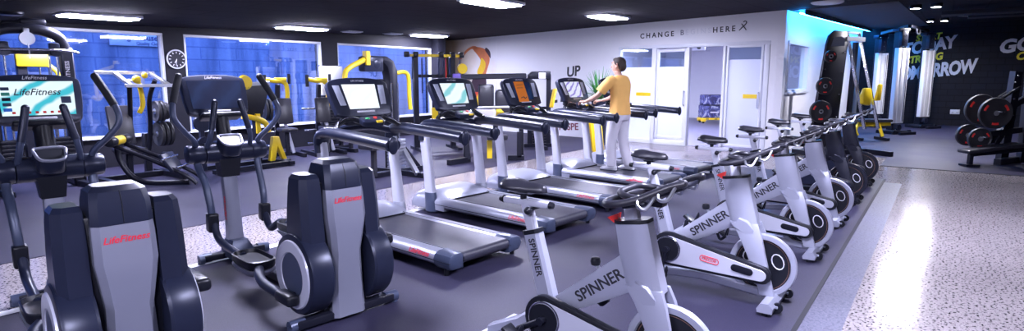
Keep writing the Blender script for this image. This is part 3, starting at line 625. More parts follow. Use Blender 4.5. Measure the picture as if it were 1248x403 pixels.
    m_ = M(); m_.loft([[(x+a*.050*k, b*.062*k, z) for a, b in ((-1, -.7), (-.7, -1), (.7, -1), (1, -.7), (1, .7), (.7, 1), (-.7, 1), (-1, .7))] for x, z, k in ((1.76, .10, 1.12), (1.77, .25, 1.0), (1.79, .55, .96), (1.81, .76, .94))]); ms = m_.build('mast', SHROUD, t, ang=50)
    text('logo', LOGO, .050, REDINK, ms, frame((1.775, .0625, .46), (.03, 0, 1), (1, 0, 0)), bold=.012, shear=.25)
    m_ = M(); m_.loft([[(1.74+a*k, b*k*.9, z) for a, b in ((-.13, -.10), (.11, -.10), (.11, .10), (-.13, .10))] for k, z in ((1.1, .04), (1.0, .12), (.70, .19))]); m_.build('mast_foot', GUNL, t, ang=20)
    # accessory tray with pale rim
    tr = frame((1.69, 0, 1.06), (0, -1, 0), (.85, 0, .53)) @ Matrix.Diagonal((.80, .80, .85, 1))
    tp = [(-.075, -.09, 0), (.075, -.09, 0), (.115, .02, 0), (.10, .09, 0), (-.10, .09, 0), (-.115, .02, 0)]
    m_ = M(); m_.prism([(p.x, p.y) for p in cr(tp, 4, True)], -.15, .0, 'xy', .02, 2, 50, mt=tr); ty = m_.build('accessory_tray', GUN, t, ang=50)
    m_ = M(); m_.tube([tr @ V((p.x*.95, p.y*.95, .004)) for p in cr(tp, 5, True)], .011, 8, closed=True); m_.build('tray_rim', SHROUD, ty)
    m_ = M(); m_.prism([(p.x*.78, p.y*.74) for p in cr(tp, 4, True)], .0, .003, 'xy', mt=tr); m_.build('tray_well', BLACK, ty)
    # console head
    c = frame((1.98, 0, 1.43), (0, -1, 0), (.36, 0, .933)) @ Matrix.Diagonal((.86, .93, 1, 1))
    pl = cr([(-.25, -.185, 0), (0, -.195, 0), (.25, -.185, 0), (.30, -.10, 0), (.315, .13, 0), (.27, .185, 0), (.15, .205, 0), (0, .21, 0), (-.15, .205, 0), (-.27, .185, 0), (-.315, .13, 0), (-.30, -.10, 0)], 5, True)
    m_ = M(); m_.prism([(p.x, p.y) for p in pl], -.05, .02, 'xy', .015, 2, 40, mt=c); cs = m_.build('console', GUN, t)
    m_ = M(); m_.prism([(-.245, -.130), (.245, -.130), (.26, .145), (-.26, .145)], .0205, .024, 'xy', mt=c); sc = m_.build('screen', scr, cs)
    text('brand_plate', LOGO, .04, PLETTER, cs, c @ Matrix.Translation((0, .175, .021)), shear=.25)
    m_ = M(); m_.prism(rrect(.22, .02, .008), .0205, .027, 'xy', .003, mt=c @ Matrix.Translation((0, -.155, 0))); m_.build('label_bar', PLETTER, cs)
    m_ = M(); m_.box((1.90, 0, 1.255), (.14, .34, .05), rot=(0, 20, 0), bev=.022, seg=3); m_.build('console_shelf', BLACK, t)
    m_ = M(); m_.tube([(1.82, 0, .98), (1.90, 0, 1.27)], .06, 16); m_.build('console_neck', BLACK, t)
    # base frame
    m_ = M(); m_.box((.86, 0, .055), (1.80, .12, .07), bev=.015); m_.build('base_beam', BMETAL, t)
    for x, l, nm in ((-.10, .40, 'rear_stabilizer'), (1.80, .30, 'front_stabilizer')):
        m_ = M(); m_.box((x, 0, .045), (.09, l*2-.08, .055), bev=.012); st = m_.build(nm, BMETAL, t)
        for s in (1, -1):
            m_ = M(); m_.tube([(x, s*(l-.10), .045), (x, s*l, .04)], .04, 14); m_.cyl((x, s*(l-.02), 0), (x, s*(l-.02), .04), .03, n=14); m_.build('end_cap', GUNL, st)
    return t, c
XT, xc = cross_trainer('silver and charcoal cross-trainer in the left foreground, lit white picture on its screen', SCR_TEAL)
XA = 136
X1 = V((-2.015, 2.93, .006)); X2 = V((-1.19, 3.87, .006))
XT.location = X1; XT.rotation_euler = (0, 0, R(XA))
XT2 = dup(XT, X2, XA, 'silver and charcoal cross-trainer beside the first treadmill, dark blue screen')
cs2 = child(XT2, 'console')[0]
for o in cs2.children:
    if o.name.startswith('screen'): o.data = o.data.copy(); o.data.materials[0] = SCR_DARK
# pictures shown on the near screen
cs1 = child(XT, 'console')[0]
text('screen_logo', LOGO, .075, INK, cs1, xc @ Matrix.Translation((.0, .055, .0245)), shear=.35, bold=.01)
for k in range(5):
    M().prism(rrect(.055, .026, .003), .0242, .0252, 'xy', mt=xc @ Matrix.Translation((-.205, .085-.042*k, 0))).build('screen_tile', [GUNL, mat('tile_green', (.05, .35, .25), .5), GUN, GUNL, BLUEP][k], cs1)
M().prism(rrect(.07, .055, .004), .0242, .0252, 'xy', mt=xc @ Matrix.Translation((.19, -.01, 0))).build('screen_tile', GUNL, cs1)
m_ = M(); [m_.prism(rrect(.022, .018, .002), .0242, .0252, 'xy', mt=xc @ Matrix.Translation((-.17+.05*k, -.108, 0))) for k in range(8)]; m_.build('screen_icon_row', RED, cs1)

# ================================================================== INDOOR CYCLES  (x points forward, y to the rider's left)
def cycle(label, fm, gm, silver=True, ca=258):
    t = thing('spin_bike', label, 'exercise bike', group='row of indoor cycles')
    def bar(name, secs, m, par=None, ang=35, bev=.012):
        """rectangular tube through sections (x, z, half-depth, half-width, direction angle)"""
        rings = []
        for x, z, a, b, th in secs:
            c, s_ = math.cos(R(th)), math.sin(R(th)); k = .35
            rings.append([(x+u*a*c, v*b, z+u*a*s_) for u, v in ((-1, -1+k), (-1, 1-k), (-1+k, 1), (1-k, 1), (1, 1-k), (1, -1+k), (1-k, -1), (-1+k, -1))])
        k_ = M(); k_.loft(rings); return k_.build(name, m, par or t, ang=ang)
    # head post with two fork blades
    hd = bar('head_post', [(.205, .885, .085, .055, 8), (.235, .74, .090, .058, 10), (.275, .60, .088, .062, 12), (.30, .535, .080, .064, 14)], fm)
    for s in (1, -1):
        fk = M(); rings = []
        for x, z, a, y, b in ((.285, .575, .095, .050, .016), (.33, .50, .080, .062, .018), (.385, .36, .062, .072, .018), (.44, .20, .050, .080, .018), (.475, .09, .048, .082, .018)):
            rings.append([(x-a, s*(y-b), z), (x-a, s*(y+b*.6), z), (x-a*.6, s*(y+b), z), (x+a*.6, s*(y+b), z+.02*0), (x+a, s*(y+b*.6), z), (x+a, s*(y-b), z)])
        fk.loft(rings); fk.build('fork_blade', fm, t, ang=30)
    bar('fork_bridge', [(.235, .575, .05, .075, 60), (.30, .545, .06, .080, 75), (.36, .50, .05, .078, 90)], fm)
    # SPINNER tube, seat tube, stays
    bar('main_tube', [(-.20, .37, .052, .036, 128), (.0, .500, .074, .034, 125), (.20, .635, .094, .034, 122), (.235, .66, .094, .034, 122)], fm)
    st = bar('seat_tube', [(-.285, .35, .052, .038, 16), (-.335, .53, .050, .038, 16), (-.395, .735, .050, .038, 16)], fm)
    if silver:
        text('lettering', 'SPINNER', .082, KLETTER, t, frame((.035, -.0355, .53), (.81, 0, .59), (-.59, 0, .81)), bold=.02)
        text('lettering', 'SPINNER', .055, KLETTER, t, frame((-.358, -.0393, .61), (.28, 0, -.96), (.96, 0, .28)), bold=.02)
    bar('collar', [(-.395, .735, .054, .042, 16), (-.402, .757, .054, .042, 16)], BLACK)
    bar('collar', [(.203, .884, .089, .059, 8), (.200, .902, .087, .058, 8)], BLACK)
    bar('rear_stay', [(-.70, .10, .030, .035, 90), (-.48, .20, .032, .036, 110), (-.27, .34, .045, .036, 120)], fm)
    bar('lower_stay', [(-.66, .075, .028, .030, 90), (0, .12, .030, .032, 85), (.40, .08, .030, .032, 90)], fm)
    # feet
    for x, dx, nm in ((.50, 1, 'front_foot'), (-.70, -1, 'rear_foot')):
        m_ = M(); m_.loft([[(x+dx*a, y, z) for a, z in ((-.045, .025), (-.05, .05), (-.025, .088), (.025, .092), (.055, .06), (.05, .025))] for y in (-.27, -.25, -.06, .06, .25, .27)]); ft = m_.build(nm, fm, t, ang=30)
        for s in (1, -1):
            m_ = M(); m_.cyl((x, s*.24, 0), (x, s*.24, .03), .024, n=14); m_.build('leveling_foot', BLACK, ft)
            if dx > 0:
                m_ = M(); m_.lathe([(.008, s*.17-.014), (.034, s*.17-.014), (.036, s*.17), (.034, s*.17+.014), (.008, s*.17+.014)], (x+.065, 0, .045), 'y', 20); m_.build('transport_wheel', BLACK, ft)
                m_ = M(); m_.box((x+.045, s*.17, .052), (.05, .05, .018), bev=.004); m_.build('wheel_bracket', fm, ft)
    # flywheel
    fw = M(); fw.lathe([(.186, -.012), (.192, -.022), (.222, -.022), (.228, -.012), (.228, .012), (.222, .022), (.192, .022), (.186, .012)], (.415, 0, .275), 'y', 52, True); fl = fw.build('flywheel', BIKES if silver else BMETAL, t, ang=30)
    m_ = M(); m_.lathe([(.01, -.009), (.188, -.009), (.188, .009), (.01, .009)], (.415, 0, .275), 'y', 40); m_.build('wheel_web', BLACK, fl, ang=30)
    m_ = M(); m_.ring((.415, 0, .275), .176, .003, 'y', 44, 6, 3.6); m_.build('wheel_stripe', mat('bronze_stripe', (.30, .16, .12), .4, .5) if 'b' not in KP else KP['b'], fl)
    m_ = M()
    for k in range(3):
        a = 2*math.pi*k/3+.4; pts = [(.415+.11*math.cos(a)+.038*math.cos(q)*math.cos(a)-.055*math.sin(q)*math.sin(a), -.012, .275+.11*math.sin(a)+.038*math.cos(q)*math.sin(a)+.055*math.sin(q)*math.cos(a)) for q in [2*math.pi*j/14 for j in range(14)]]
        M().tube(pts, .0045, 6, closed=True).build('web_outline', PLETTER, fl)
    m_ = M(); m_.cyl((.415, -.09, .275), (.415, .09, .275), .016, n=14); m_.build('axle', STEEL, t)
    # chain guard on the rider's right
    cc, fc = (-.235, .315), (.44, .235)
    m_ = M(); m_.prism(capsule(cc, .128, fc, .062, 14), -.135, -.092, 'xz', .010, 2, 50); cg = m_.build('chain_guard', BLACK, t, ang=40)
    m_ = M(); m_.prism(capsule((cc[0]+.01, cc[1]-.004), .104, (fc[0]-.008, fc[1]), .040, 14), -.139, -.134, 'xz', .002, 1, 60); gp = m_.build('guard_panel', gm, cg, ang=40)
    m_ = M(); m_.lathe([(.084, -.136), (.088, -.147), (.002, -.149)], (cc[0], 0, cc[1]), 'y', 36); m_.build('sprocket_cover', BLACK, cg)
    m_ = M(); m_.ring((cc[0], -.141, cc[1]), .094, .005, 'y', 40, 6, .6); m_.build('cover_ring', CHROME if silver else GUNL, cg)
    m_ = M(); m_.prism(capsule((.26, .262), .026, (.36, .249), .026), -.145, -.139, 'xz', .004, 2, 60); m_.build('guard_vent', BMETAL, cg)
    if silver:
        lf = frame((.08, -.1395, .285), (.99, 0, -.13), (.13, 0, .99))
        m_ = M(); m_.tube([lf @ V((p[0], p[1], 0)) for p in rrect(.135, .040, .019, 6)], .0032, 6, closed=True); m_.build('emblem_outline', REDINK, gp)
        text('emblem', 'PRECOR', .028, REDINK, gp, lf, bold=.02)
    # cranks and pedals
    for s, a in ((-1, ca), (1, ca-180)):
        ex, ez = cc[0]+.17*math.cos(R(a)), cc[1]+.17*math.sin(R(a)); y = s*.165
        m_ = M(); m_.tube([(cc[0], y, cc[1]), (ex, y, ez)], [.020, .015], 10); m_.cyl((cc[0], s*.13, cc[1]), (cc[0], s*.185, cc[1]), .022, n=16); m_.build('crank_arm', BMETAL, t)
        m_ = M(); m_.box((ex, s*.225, ez), (.095, .085, .022), rot=(0, 35, 0), bev=.006); m_.cyl((ex, s*.16, ez), (ex, s*.27, ez), .010, n=10); pd = m_.build('pedal', BLACK, t)
        m_ = M(); m_.tube(cr([(ex+.05, s*.19, ez-.03), (ex+.07, s*.225, ez+.045), (ex+.05, s*.26, ez-.03)], 5), .007, 8, 2.4); m_.tube(cr([(ex-.03, s*.225, ez-.02), (ex+.0, s*.225, ez-.075), (ex+.05, s*.225, ez-.035)], 4), .005, 6, 3); m_.build('toe_cage', BMETAL, pd)
    # saddle assembly
    bar('seat_post', [(-.40, .75, .030, .024, 16), (-.442, .895, .030, .024, 16)], WHITEP)
    m_ = M(); m_.box((-.445, 0, .905), (.30, .044, .036), bev=.010); sl = m_.build('seat_slider', WHITEP, t)
    m_ = M(); m_.cyl((-.60, 0, .905), (-.625, 0, .905), .022, .016, 14); m_.build('slider_cap', BLACK, sl); M().cyl((-.29, 0, .905), (-.268, 0, .905), .022, .016, 14).build('slider_cap', BLACK, sl)
    m_ = M(); m_.cyl((-.395, -.05, .875), (-.395, .05, .875), .010, n=10); m_.ball((-.395, -.06, .872), .022); m_.build('clamp_knob', BLACK, sl)
    m_ = M(); m_.cyl((-.465, 0, .915), (-.465, 0, .965), .018, n=14); m_.box((-.46, 0, .955), (.08, .05, .02), bev=.004); m_.build('saddle_clamp', BLACK, t)
    rings = []
    for x, w_, z, h in ((-.425, .03, .995, .012), (-.415, .075, 1.002, .026), (-.375, .098, 1.003, .034), (-.325, .088, .998, .034), (-.27, .056, .992, .032), (-.21, .034, .990, .030), (-.16, .026, .988, .026), (-.145, .012, .984, .014)):
        rings.append([(x-.17, w_*math.cos(q), z+h*(math.sin(q) if math.sin(q) > 0 else .9*math.sin(q))-.010*math.cos(q)**2) for q in [2*math.pi*k/16 for k in range(16)]])
    m_ = M(); m_.loft(rings); sd = m_.build('saddle', VINYL, t, ang=70)
    m_ = M(); [m_.tube(cr([(-.55, s*.04, .975), (-.50, s*.025, .958), (-.41, s*.02, .960), (-.36, s*.012, .972)], 5), .0045, 8) for s in (1, -1)]; m_.build('saddle_rail', STEEL, sd)
    # handlebar post, bar loop, inner loop, front bracket
    bar('bar_post', [(.198, .895, .034, .030, 8), (.180, 1.005, .034, .030, 8)], WHITEP)
    m_ = M(); m_.loft([[(.10+a*1.0, y, .892+b) for a, b in ((-.035, .0), (.02, -.03), (.025, .03))] for y in (-.018, .018)]); m_.build('adjuster_tab', RED, t)
    m_ = M(); m_.cyl((.115, 0, .885), (.15, 0, .885), .012, n=10); m_.build('adjuster_pin', STEEL, t)
    loop = cr([(.49, .12, 1.125), (.42, .145, 1.10), (.30, .19, 1.04), (.20, .215, 1.012), (.145, .20, 1.005), (.125, .10, 1.005), (.125, -.10, 1.005), (.145, -.20, 1.005), (.20, -.215, 1.012), (.30, -.19, 1.04), (.42, -.145, 1.10), (.49, -.12, 1.125)], 7)
    m_ = M(); m_.tube(loop, .018, 12); m_.ball(loop[0], .018, 10); m_.ball(loop[-1], .018, 10); hb = m_.build('handlebar', VINYL, t, ang=60)
    m_ = M(); m_.tube(cr([(.20, .135, 1.045), (.17, .09, 1.05), (.165, 0, 1.05), (.17, -.09, 1.05), (.20, -.135, 1.045), (.26, -.15, 1.04), (.32, -.11, 1.035), (.335, 0, 1.035), (.32, .11, 1.035), (.26, .15, 1.04)], 6, True), .016, 12, closed=True); m_.build('inner_loop', VINYL, hb, ang=60)
    M().box((.28, 0, 1.01), (.12, .38, .022), rot=(0, -14, 0), bev=.008).build('bar_bracket', BMETAL, hb); M().box((.24, 0, .995), (.24, .07, .03), bev=.008).build('bar_stem', BMETAL, hb); M().box((.39, 0, 1.065), (.20, .24, .022), rot=(0, -22, 0), bev=.008).build('front_bracket', BMETAL, hb)
    for s in (1, -1):
        m_ = M(); m_.tube(cr([(.30, s*.175, 1.055), (.315, s*.22, 1.02), (.355, s*.22, 1.01), (.375, s*.17, 1.06), (.38, s*.14, 1.10)], 5), .008, 8); m_.build('wire_hook', STEEL, hb)
        m_ = M(); m_.tube(cr([(.385, s*.145, 1.09), (.40, s*.19, 1.055), (.44, s*.185, 1.055), (.46, s*.14, 1.11)], 5), .008, 8); m_.build('wire_hook', STEEL, hb)
    # resistance knob and brake lever on the main tube
    m_ = M(); m_.cyl((.03, 0, .585), (.0, 0, .635), .010, n=10); m_.build('knob_shaft', STEEL, t); m_ = M(); m_.lathe([(.005, -.02), (.024, -.018), (.028, 0), (.022, .02), (.004, .024)], (-.005, 0, .645), 'z', 16); m_.build('resistance_knob', BLACK, t)
    return t
KP['b'] = mat('bronze_stripe', (.30, .16, .12), .4, .5)
B2 = V((1.90, 4.03, .006)); BS = U*1.42; BA = -36; F0 = W*.50
def bpos(k): return B2+BS*(k-1)-F0
BK0 = cycle('silver indoor cycle in the foreground, its front cut off by the lower edge', BIKES, WHITEP, True, 208)
BK0.location = bpos(0)+V((-.22, -.20, 0)); BK0.rotation_euler = (0, 0, R(BA))
BK = cycle('silver indoor cycle second in the row, its front foot fully in view', BIKES, WHITEP); BK.location = bpos(1)+V((-.05, -.03, 0)); BK.rotation_euler = (0, 0, R(BA))
for k, lb in ((2, 'silver indoor cycle third in the row'), (3, 'silver indoor cycle fourth in the row, last silver one before the black cycles')):
    dup(BK, bpos(k), BA, lb)
BKB = cycle('black indoor cycle next to the last silver cycle', BMETAL, GUN, False); BKB.location = bpos(4); BKB.rotation_euler = (0, 0, R(BA))
dup(BKB, bpos(5)+U*.1, BA, 'black indoor cycle at the far end of the row')

# ================================================================== MACHINES IN THE BACKGROUND
def beam(self, p0, p1, w, h=None, bev=.004, up=(0, 0, 1)):
    p0, p1 = V(p0), V(p1); d = p1-p0; z = d.normalized(); u = V(up)
    if abs(z.dot(u)) > .98: u = V((1, 0, 0))
    x = u.cross(z).normalized(); y = z.cross(x); c = (p0+p1)/2
    mt = Matrix(((x.x, y.x, z.x, c.x), (x.y, y.y, z.y, c.y), (x.z, y.z, z.z, c.z), (0, 0, 0, 1))) @ Matrix.Diagonal((w, h or w, d.length, 1))
    r = bmesh.ops.create_cube(self.bm, size=1, matrix=mt); self._bev(r['verts'], bev, 1); return self
M.beam = beam
def P(root, name, m, *ops, lab=None):
    """one part from a list of shape calls: ('beam', args...), ('tube', ...)"""
    k = M()
    for o in ops:
        kw = o[-1] if isinstance(o[-1], dict) else {}
        a = o[1:-1] if kw else o[1:]
        getattr(k, o[0])(*a, **kw)
    return k.build(name, m, root, lab)
def plate(loc, n, r, th, label, red=True, group='weight plates'):
    t = tag(bpy.data.objects.new('weight_plate', None), label, 'weight plate', group); COL.objects.link(t); n = V(n).normalized()
    t.matrix_world = Matrix.Translation(loc) @ n.to_track_quat('Y', 'Z').to_matrix().to_4x4()
    P(t, 'disc', RUB, ('lathe', [(.028, -th/2), (r*.55, -th*.35), (r*.82, -th*.35), (r*.88, -th/2), (r*.97, -th/2), (r, -th*.3), (r, th*.3), (r*.97, th/2), (r*.88, th/2), (r*.82, th*.35), (r*.55, th*.35), (.028, th/2)], (0, 0, 0), 'y', 36))
    P(t, 'hub', STEEL, ('lathe', [(.024, -th*.62), (.045, -th*.56), (.045, th*.56), (.024, th*.62)], (0, 0, 0), 'y', 20))
    if red:
        for s in (-1, 1):
            for k in range(3):
                a = 2*math.pi*k/3+.5
                q = [V((r*.70*math.cos(a+e), s*(th*.38), r*.70*math.sin(a+e))) for e in [(-.28+.56*j/6) for j in range(7)]]
                P(t, 'inlay', RED, ('tube', q, r*.075, 8, .25, {'up': (0, 1, 0)}))
    return t
def peg(p, n, l, r=.02): return ('cyl', p, tuple(V(p)+V(n).normalized()*l), r, None, 14)
def on(t, p): return t.matrix_world @ V(p)
def mth(name, label, cat, loc, rz, group=None):
    t = thing(name, label, cat, loc, rz, group); t.matrix_world = Matrix.Translation(loc) @ Matrix.Rotation(R(rz), 4, 'Z'); return t
FZ = .006
# --- cable machine at the far left: x runs along the window wall, -y faces the room
t = mth('cable_machine', 'tall black cable machine with arched top and chrome pull-up bar at the left edge', 'cable machine', (-6.75, 8.35, FZ), 54)
for x in (-.46, .46):
    c = P(t, 'column', BMETAL, ('beam', (x, 0, 0), (x, 0, 2.02), .13, .16, .02))
    text('lettering', 'LIFE FITNESS', .075, PLETTER, c, frame((x-.02, -.083, 1.62), (0, 0, 1), (-1, 0, 0)))
    P(t, 'guide_rod', CHROME, ('cyl', (x*.74, -.02, .12), (x*.74, -.02, 1.95), .014))
    P(t, 'guide_rod', CHROME, ('cyl', (x*.55, -.02, .12), (x*.55, -.02, 1.95), .014))
    P(t, 'weight_stack', BMETAL, *[('box', (x*.65, -.02, .16+.055*k), (.24, .14, .048), (0, 0, 0), .006) for k in range(11)])
    P(t, 'foot_beam', BMETAL, ('beam', (x, -.45, .04), (x, .45, .04), .10, .08, .01))
    P(t, 'pulley_block', GUN, ('box', (x*.62, -.14, 1.98), (.12, .10, .18), (0, 0, 0), .02), ('lathe', [(.01, -.02), (.07, -.02), (.055, 0), (.07, .02), (.01, .02)], (x*.62, -.2, 1.95), 'y', 20))
P(t, 'arched_top', BMETAL, ('tube', cr([(-.46, 0, 1.98), (-.40, 0, 2.15), (-.22, 0, 2.24), (0, 0, 2.26), (.22, 0, 2.24), (.40, 0, 2.15), (.46, 0, 1.98)], 6), .075, 10))
P(t, 'cross_member', BMETAL, ('beam', (-.46, 0, 1.95), (.46, 0, 1.95), .08))
P(t, 'pull_up_bar', CHROME, ('tube', cr([(-.52, -.32, 1.93), (-.40, -.30, 1.96), (0, -.28, 1.97), (.40, -.30, 1.96), (.52, -.32, 1.93)], 5), .016), ('tube', [(-.3, -.29, 1.96), (-.3, -.02, 1.97)], .014), ('tube', [(.3, -.29, 1.96), (.3, -.02, 1.97)], .014))
P(t, 'top_pulley', STEEL, ('lathe', [(.01, -.02), (.09, -.02), (.07, 0), (.09, .02), (.01, .02)], (0, -.10, 2.12), 'y', 24), ('box', (0, -.06, 2.2), (.07, .10, .12), (0, 0, 0), .01), ('tube', [(0, -.12, 2.05), (0, -.13, 1.85)], .008))
P(t, 'stay', BMETAL, ('tube', [(-.45, .05, 2.05), (-.2, .06, 2.33), (.1, .06, 2.36)], .03), ('box', (.12, .06, 2.36), (.30, .16, .09), (0, 0, 0), .03))
t = mth('weight_machine', 'yellow counterweight machine seen through the left cable machine', 'weight machine', (-7.5, 9.15, FZ), 54)
P(t, 'column', BMETAL, ('beam', (0, 0, 0), (0, 0, 1.85), .10, .12)); P(t, 'base', BMETAL, ('beam', (-.4, 0, .04), (.4, 0, .04), .09, .08), ('beam', (0, -.4, .04), (0, .3, .04), .09, .08))
P(t, 'yellow_lever', YEL, ('box', (.12, -.08, 1.86), (.42, .10, .22), (0, 0, 0), .04), ('tube', cr([(.3, -.08, 1.80), (.42, -.12, 1.66), (.40, -.2, 1.50)], 4), .035))
P(t, 'chrome_rod', CHROME, ('cyl', (.2, -.1, .2), (.2, -.1, 1.75), .015), ('cyl', (.32, -.1, .2), (.32, -.1, 1.75), .015))
# --- plate-loaded machine beside it
t = mth('chest_press', 'plate-loaded machine with pale rectangular handle frame between the two cross-trainer consoles', 'weight machine', (-6.02, 9.22, FZ), 54)
P(t, 'handle_frame', STEEL, ('beam', (-.42, -.15, 1.66), (.40, -.15, 1.66), .05), ('beam', (-.20, -.60, 1.47), (.52, -.60, 1.47), .05), ('beam', (.34, -.15, 1.66), (.42, -.60, 1.47), .05), ('beam', (-.16, -.15, 1.66), (-.12, -.60, 1.47), .05))
P(t, 'lever_arm', BMETAL, ('tube', cr([(.30, -.40, 1.55), (.28, -.2, 1.25), (.34, 0, .80), (.30, .1, .25)], 6), .035)); P(t, 'lever_arm', BMETAL, ('tube', cr([(-.06, -.40, 1.55), (0, -.2, 1.2), (.05, 0, .8), (.05, .1, .2)], 6), .035))
P(t, 'yellow_grip', YEL, ('tube', cr([(.02, -.38, 1.58), (.10, -.32, 1.50), (.14, -.3, 1.20), (.10, -.25, 1.05)], 5), .035), ('ball', (.05, -.38, 1.56), .06), ('ball', (.16, -.40, 1.62), .045))
P(t, 'base_frame', BMETAL, ('beam', (-.5, 0, .05), (.6, 0, .05), .10, .08), ('beam', (.5, -.7, .05), (.5, .3, .05), .09, .08), ('beam', (-.45, -.6, .05), (-.45, .3, .05), .09, .08), ('beam', (.3, .1, .05), (.3, .1, .7), .09))
P(t, 'plate_peg', CHROME, peg((.36, -.02, 1.05), (1, 0, 0), .34), peg((.36, 0, .68), (1, 0, 0), .34))
P(t, 'seat_pad', VINYL, ('box', (-.12, -.35, .5), (.36, .40, .08), (0, 0, 0), .03), ('box', (-.12, -.1, .86), (.34, .08, .62), (-12, 0, 0), .03)); P(t, 'seat_stem', BMETAL, ('beam', (-.12, -.3, .05), (-.12, -.3, .48), .07))
for k, (x, z, r) in enumerate(((.44, 1.05, .17), (.51, 1.05, .17), (.58, 1.05, .14), (.46, .68, .20), (.53, .68, .20), (.60, .68, .20))):
    plate(on(t, (x, -.02 if z > 1 else 0, z)), U, r, .05, ['innermost small plate on the upper peg of the pale-framed machine', 'middle small plate on the upper peg of the pale-framed machine', 'outermost small plate on the upper peg of the pale-framed machine', 'innermost plate on the lower peg of the pale-framed machine', 'middle plate on the lower peg of the pale-framed machine', 'outermost plate on the lower peg of the pale-framed machine'][k], False)
# --- leg machine low in front of it
t = mth('leg_machine', 'low black leg machine with sloping rails, foot plate and yellow roller', 'weight machine', (-5.15, 8.62, FZ), 10)
for y in (-.16, .16): P(t, 'rail', BMETAL, ('tube', cr([(-.55, y, .62), (-.1, y, .42), (.35, y, .18), (.50, y, .05)], 5), .030))
P(t, 'curved_frame', BMETAL, ('tube', cr([(-.60, 0, .70), (-.55, 0, .35), (-.30, 0, .08), (.35, 0, .05)], 6), .04), ('beam', (-.5, -.3, .04), (-.5, .3, .04), .08))
P(t, 'foot_plate', GUN, ('box', (.12, 0, .36), (.05, .44, .30), (0, -32, 0), .015), ('box', (.0, .2, .46), (.14, .10, .05), (0, 0, 0), .01)); P(t, 'chrome_peg', CHROME, ('cyl', (.10, -.30, .42), (.10, .30, .42), .018), ('cyl', (.28, -.26, .30), (.28, .26, .30), .018))
P(t, 'roller', YEL, ('cyl', (-.52, -.22, .70), (-.52, .02, .70), .062, None, 20, .015)); P(t, 'roller_end', BLACK, ('cyl', (-.52, .02, .70), (-.52, .20, .70), .07, None, 20, .02)); P(t, 'roller_end', BLACK, ('cyl', (-.52, -.40, .70), (-.52, -.22, .70), .07, None, 20, .02))
# --- black-and-yellow rowing station
t = mth('row_machine', 'black and yellow seated machine right of the dark-screened cross-trainer console', 'weight machine', (-4.62, 10.55, FZ), 54)
P(t, 'black_shroud', BLACK, ('prism', [(-.34, 1.42), (.34, 1.46), (.14, .86), (-.10, .86)], -.05, .05, 'xz', .012)); P(t, 'shroud_edge', STEEL, ('beam', (-.36, 0, 1.43), (.36, 0, 1.47), .03, .11))
P(t, 'yellow_weight', YEL, ('lathe', [(.01, -.05), (.12, -.05), (.135, 0), (.12, .05), (.01, .05)], (-.12, 0, 1.50), 'y', 28))
P(t, 'yellow_arm', YEL, ('tube', cr([(-.26, -.1, .92), (-.05, -.14, .88), (.16, -.12, .78), (.22, -.1, .62)], 5), .05), ('beam', (.05, -.05, .60), (.05, -.05, .95), .08))
P(t, 'yellow_stand', YEL, ('prism', [(.22, .08), (.30, .52), (.42, .52), (.46, .36), (.56, .08), (.48, .08), (.38, .34), (.32, .08)], -.12, -.02, 'xz', .012))
P(t, 'base_rail', BMETAL, ('beam', (-.95, -.35, .05), (.5, -.35, .05), .10, .07), ('beam', (-.95, .2, .05), (.5, .2, .05), .10, .07), ('beam', (.45, -.45, .05), (.45, .3, .05), .10, .07)); P(t, 'upright', BMETAL, ('beam', (.05, 0, .05), (.05, 0, .9), .10))
P(t, 'seat_pad', VINYL, ('box', (-.55, -.1, .48), (.40, .32, .09), (0, 0, 0), .035), ('beam', (-.55, -.1, .05), (-.55, -.1, .46), .07)); P(t, 'foot_cap', BLACK, ('box', (.52, -.12, .05), (.16, .12, .09), (0, 0, 0), .02))
P(t, 'cable_wheel', GUN, ('lathe', [(.01, -.03), (.14, -.03), (.12, 0), (.14, .03), (.01, .03)], (-.9, .0, .84), 'y', 28), ('lathe', [(.01, -.03), (.11, -.03), (.11, .03), (.01, .03)], (-.9, .0, .50), 'y', 24), ('beam', (-.9, .05, .05), (-.9, .05, 1.0), .07))
# --- two plate-loaded presses in front of the middle window
def press(loc, lb, k):
    t = mth('shoulder_press', lb, 'weight machine', loc, 40, 'yellow-armed presses by the window')
    P(t, 'yellow_arm', YEL, ('tube', cr([(-.26, -.1, 1.55), (-.10, -.12, 1.52), (.08, -.1, 1.50), (.16, -.08, 1.36), (.14, -.05, .86)], 5), .045), ('box', (.02, -.1, 1.54), (.24, .10, .09), (0, 0, 0), .02))
    P(t, 'grip', BLACK, ('cyl', (-.28, -.1, 1.40), (-.28, -.1, 1.64), .035), ('cyl', (.20, -.1, 1.46), (.20, -.1, 1.66), .03))
    P(t, 'front_leg', WHITEP, ('beam', (.02, -.08, .95), (.22, -.10, .06), .06)); P(t, 'rear_leg', BMETAL, ('beam', (.0, 0, 1.45), (-.06, .1, .06), .08))
    P(t, 'back_pad', VINYL, ('box', (.06-.06*k, -.15, .92), (.30, .10, .52), (-10, 0, 0), .035)); P(t, 'seat_pad', VINYL, ('box', (.02, -.36, .56), (.32, .36, .08), (0, 0, 0), .03))
    P(t, 'base_frame', BMETAL, ('beam', (-.35, 0, .04), (.40, 0, .04), .08), ('beam', (.3, -.5, .04), (.3, .3, .04), .08), ('beam', (-.3, -.5, .04), (-.3, .3, .04), .08), ('beam', (.02, -.34, .05), (.02, -.34, .54), .07))
    P(t, 'plate_peg', CHROME, peg((-.08, 0, .95), (-1, 0, 0), .30), peg((-.08, .05, .50), (-1, 0, 0), .26), peg((-.06, .05, .22), (-1, 0, 0), .22))
    return t
t = press((-4.72, 12.0, FZ), 'left of the two yellow-armed presses by the middle window', 0)
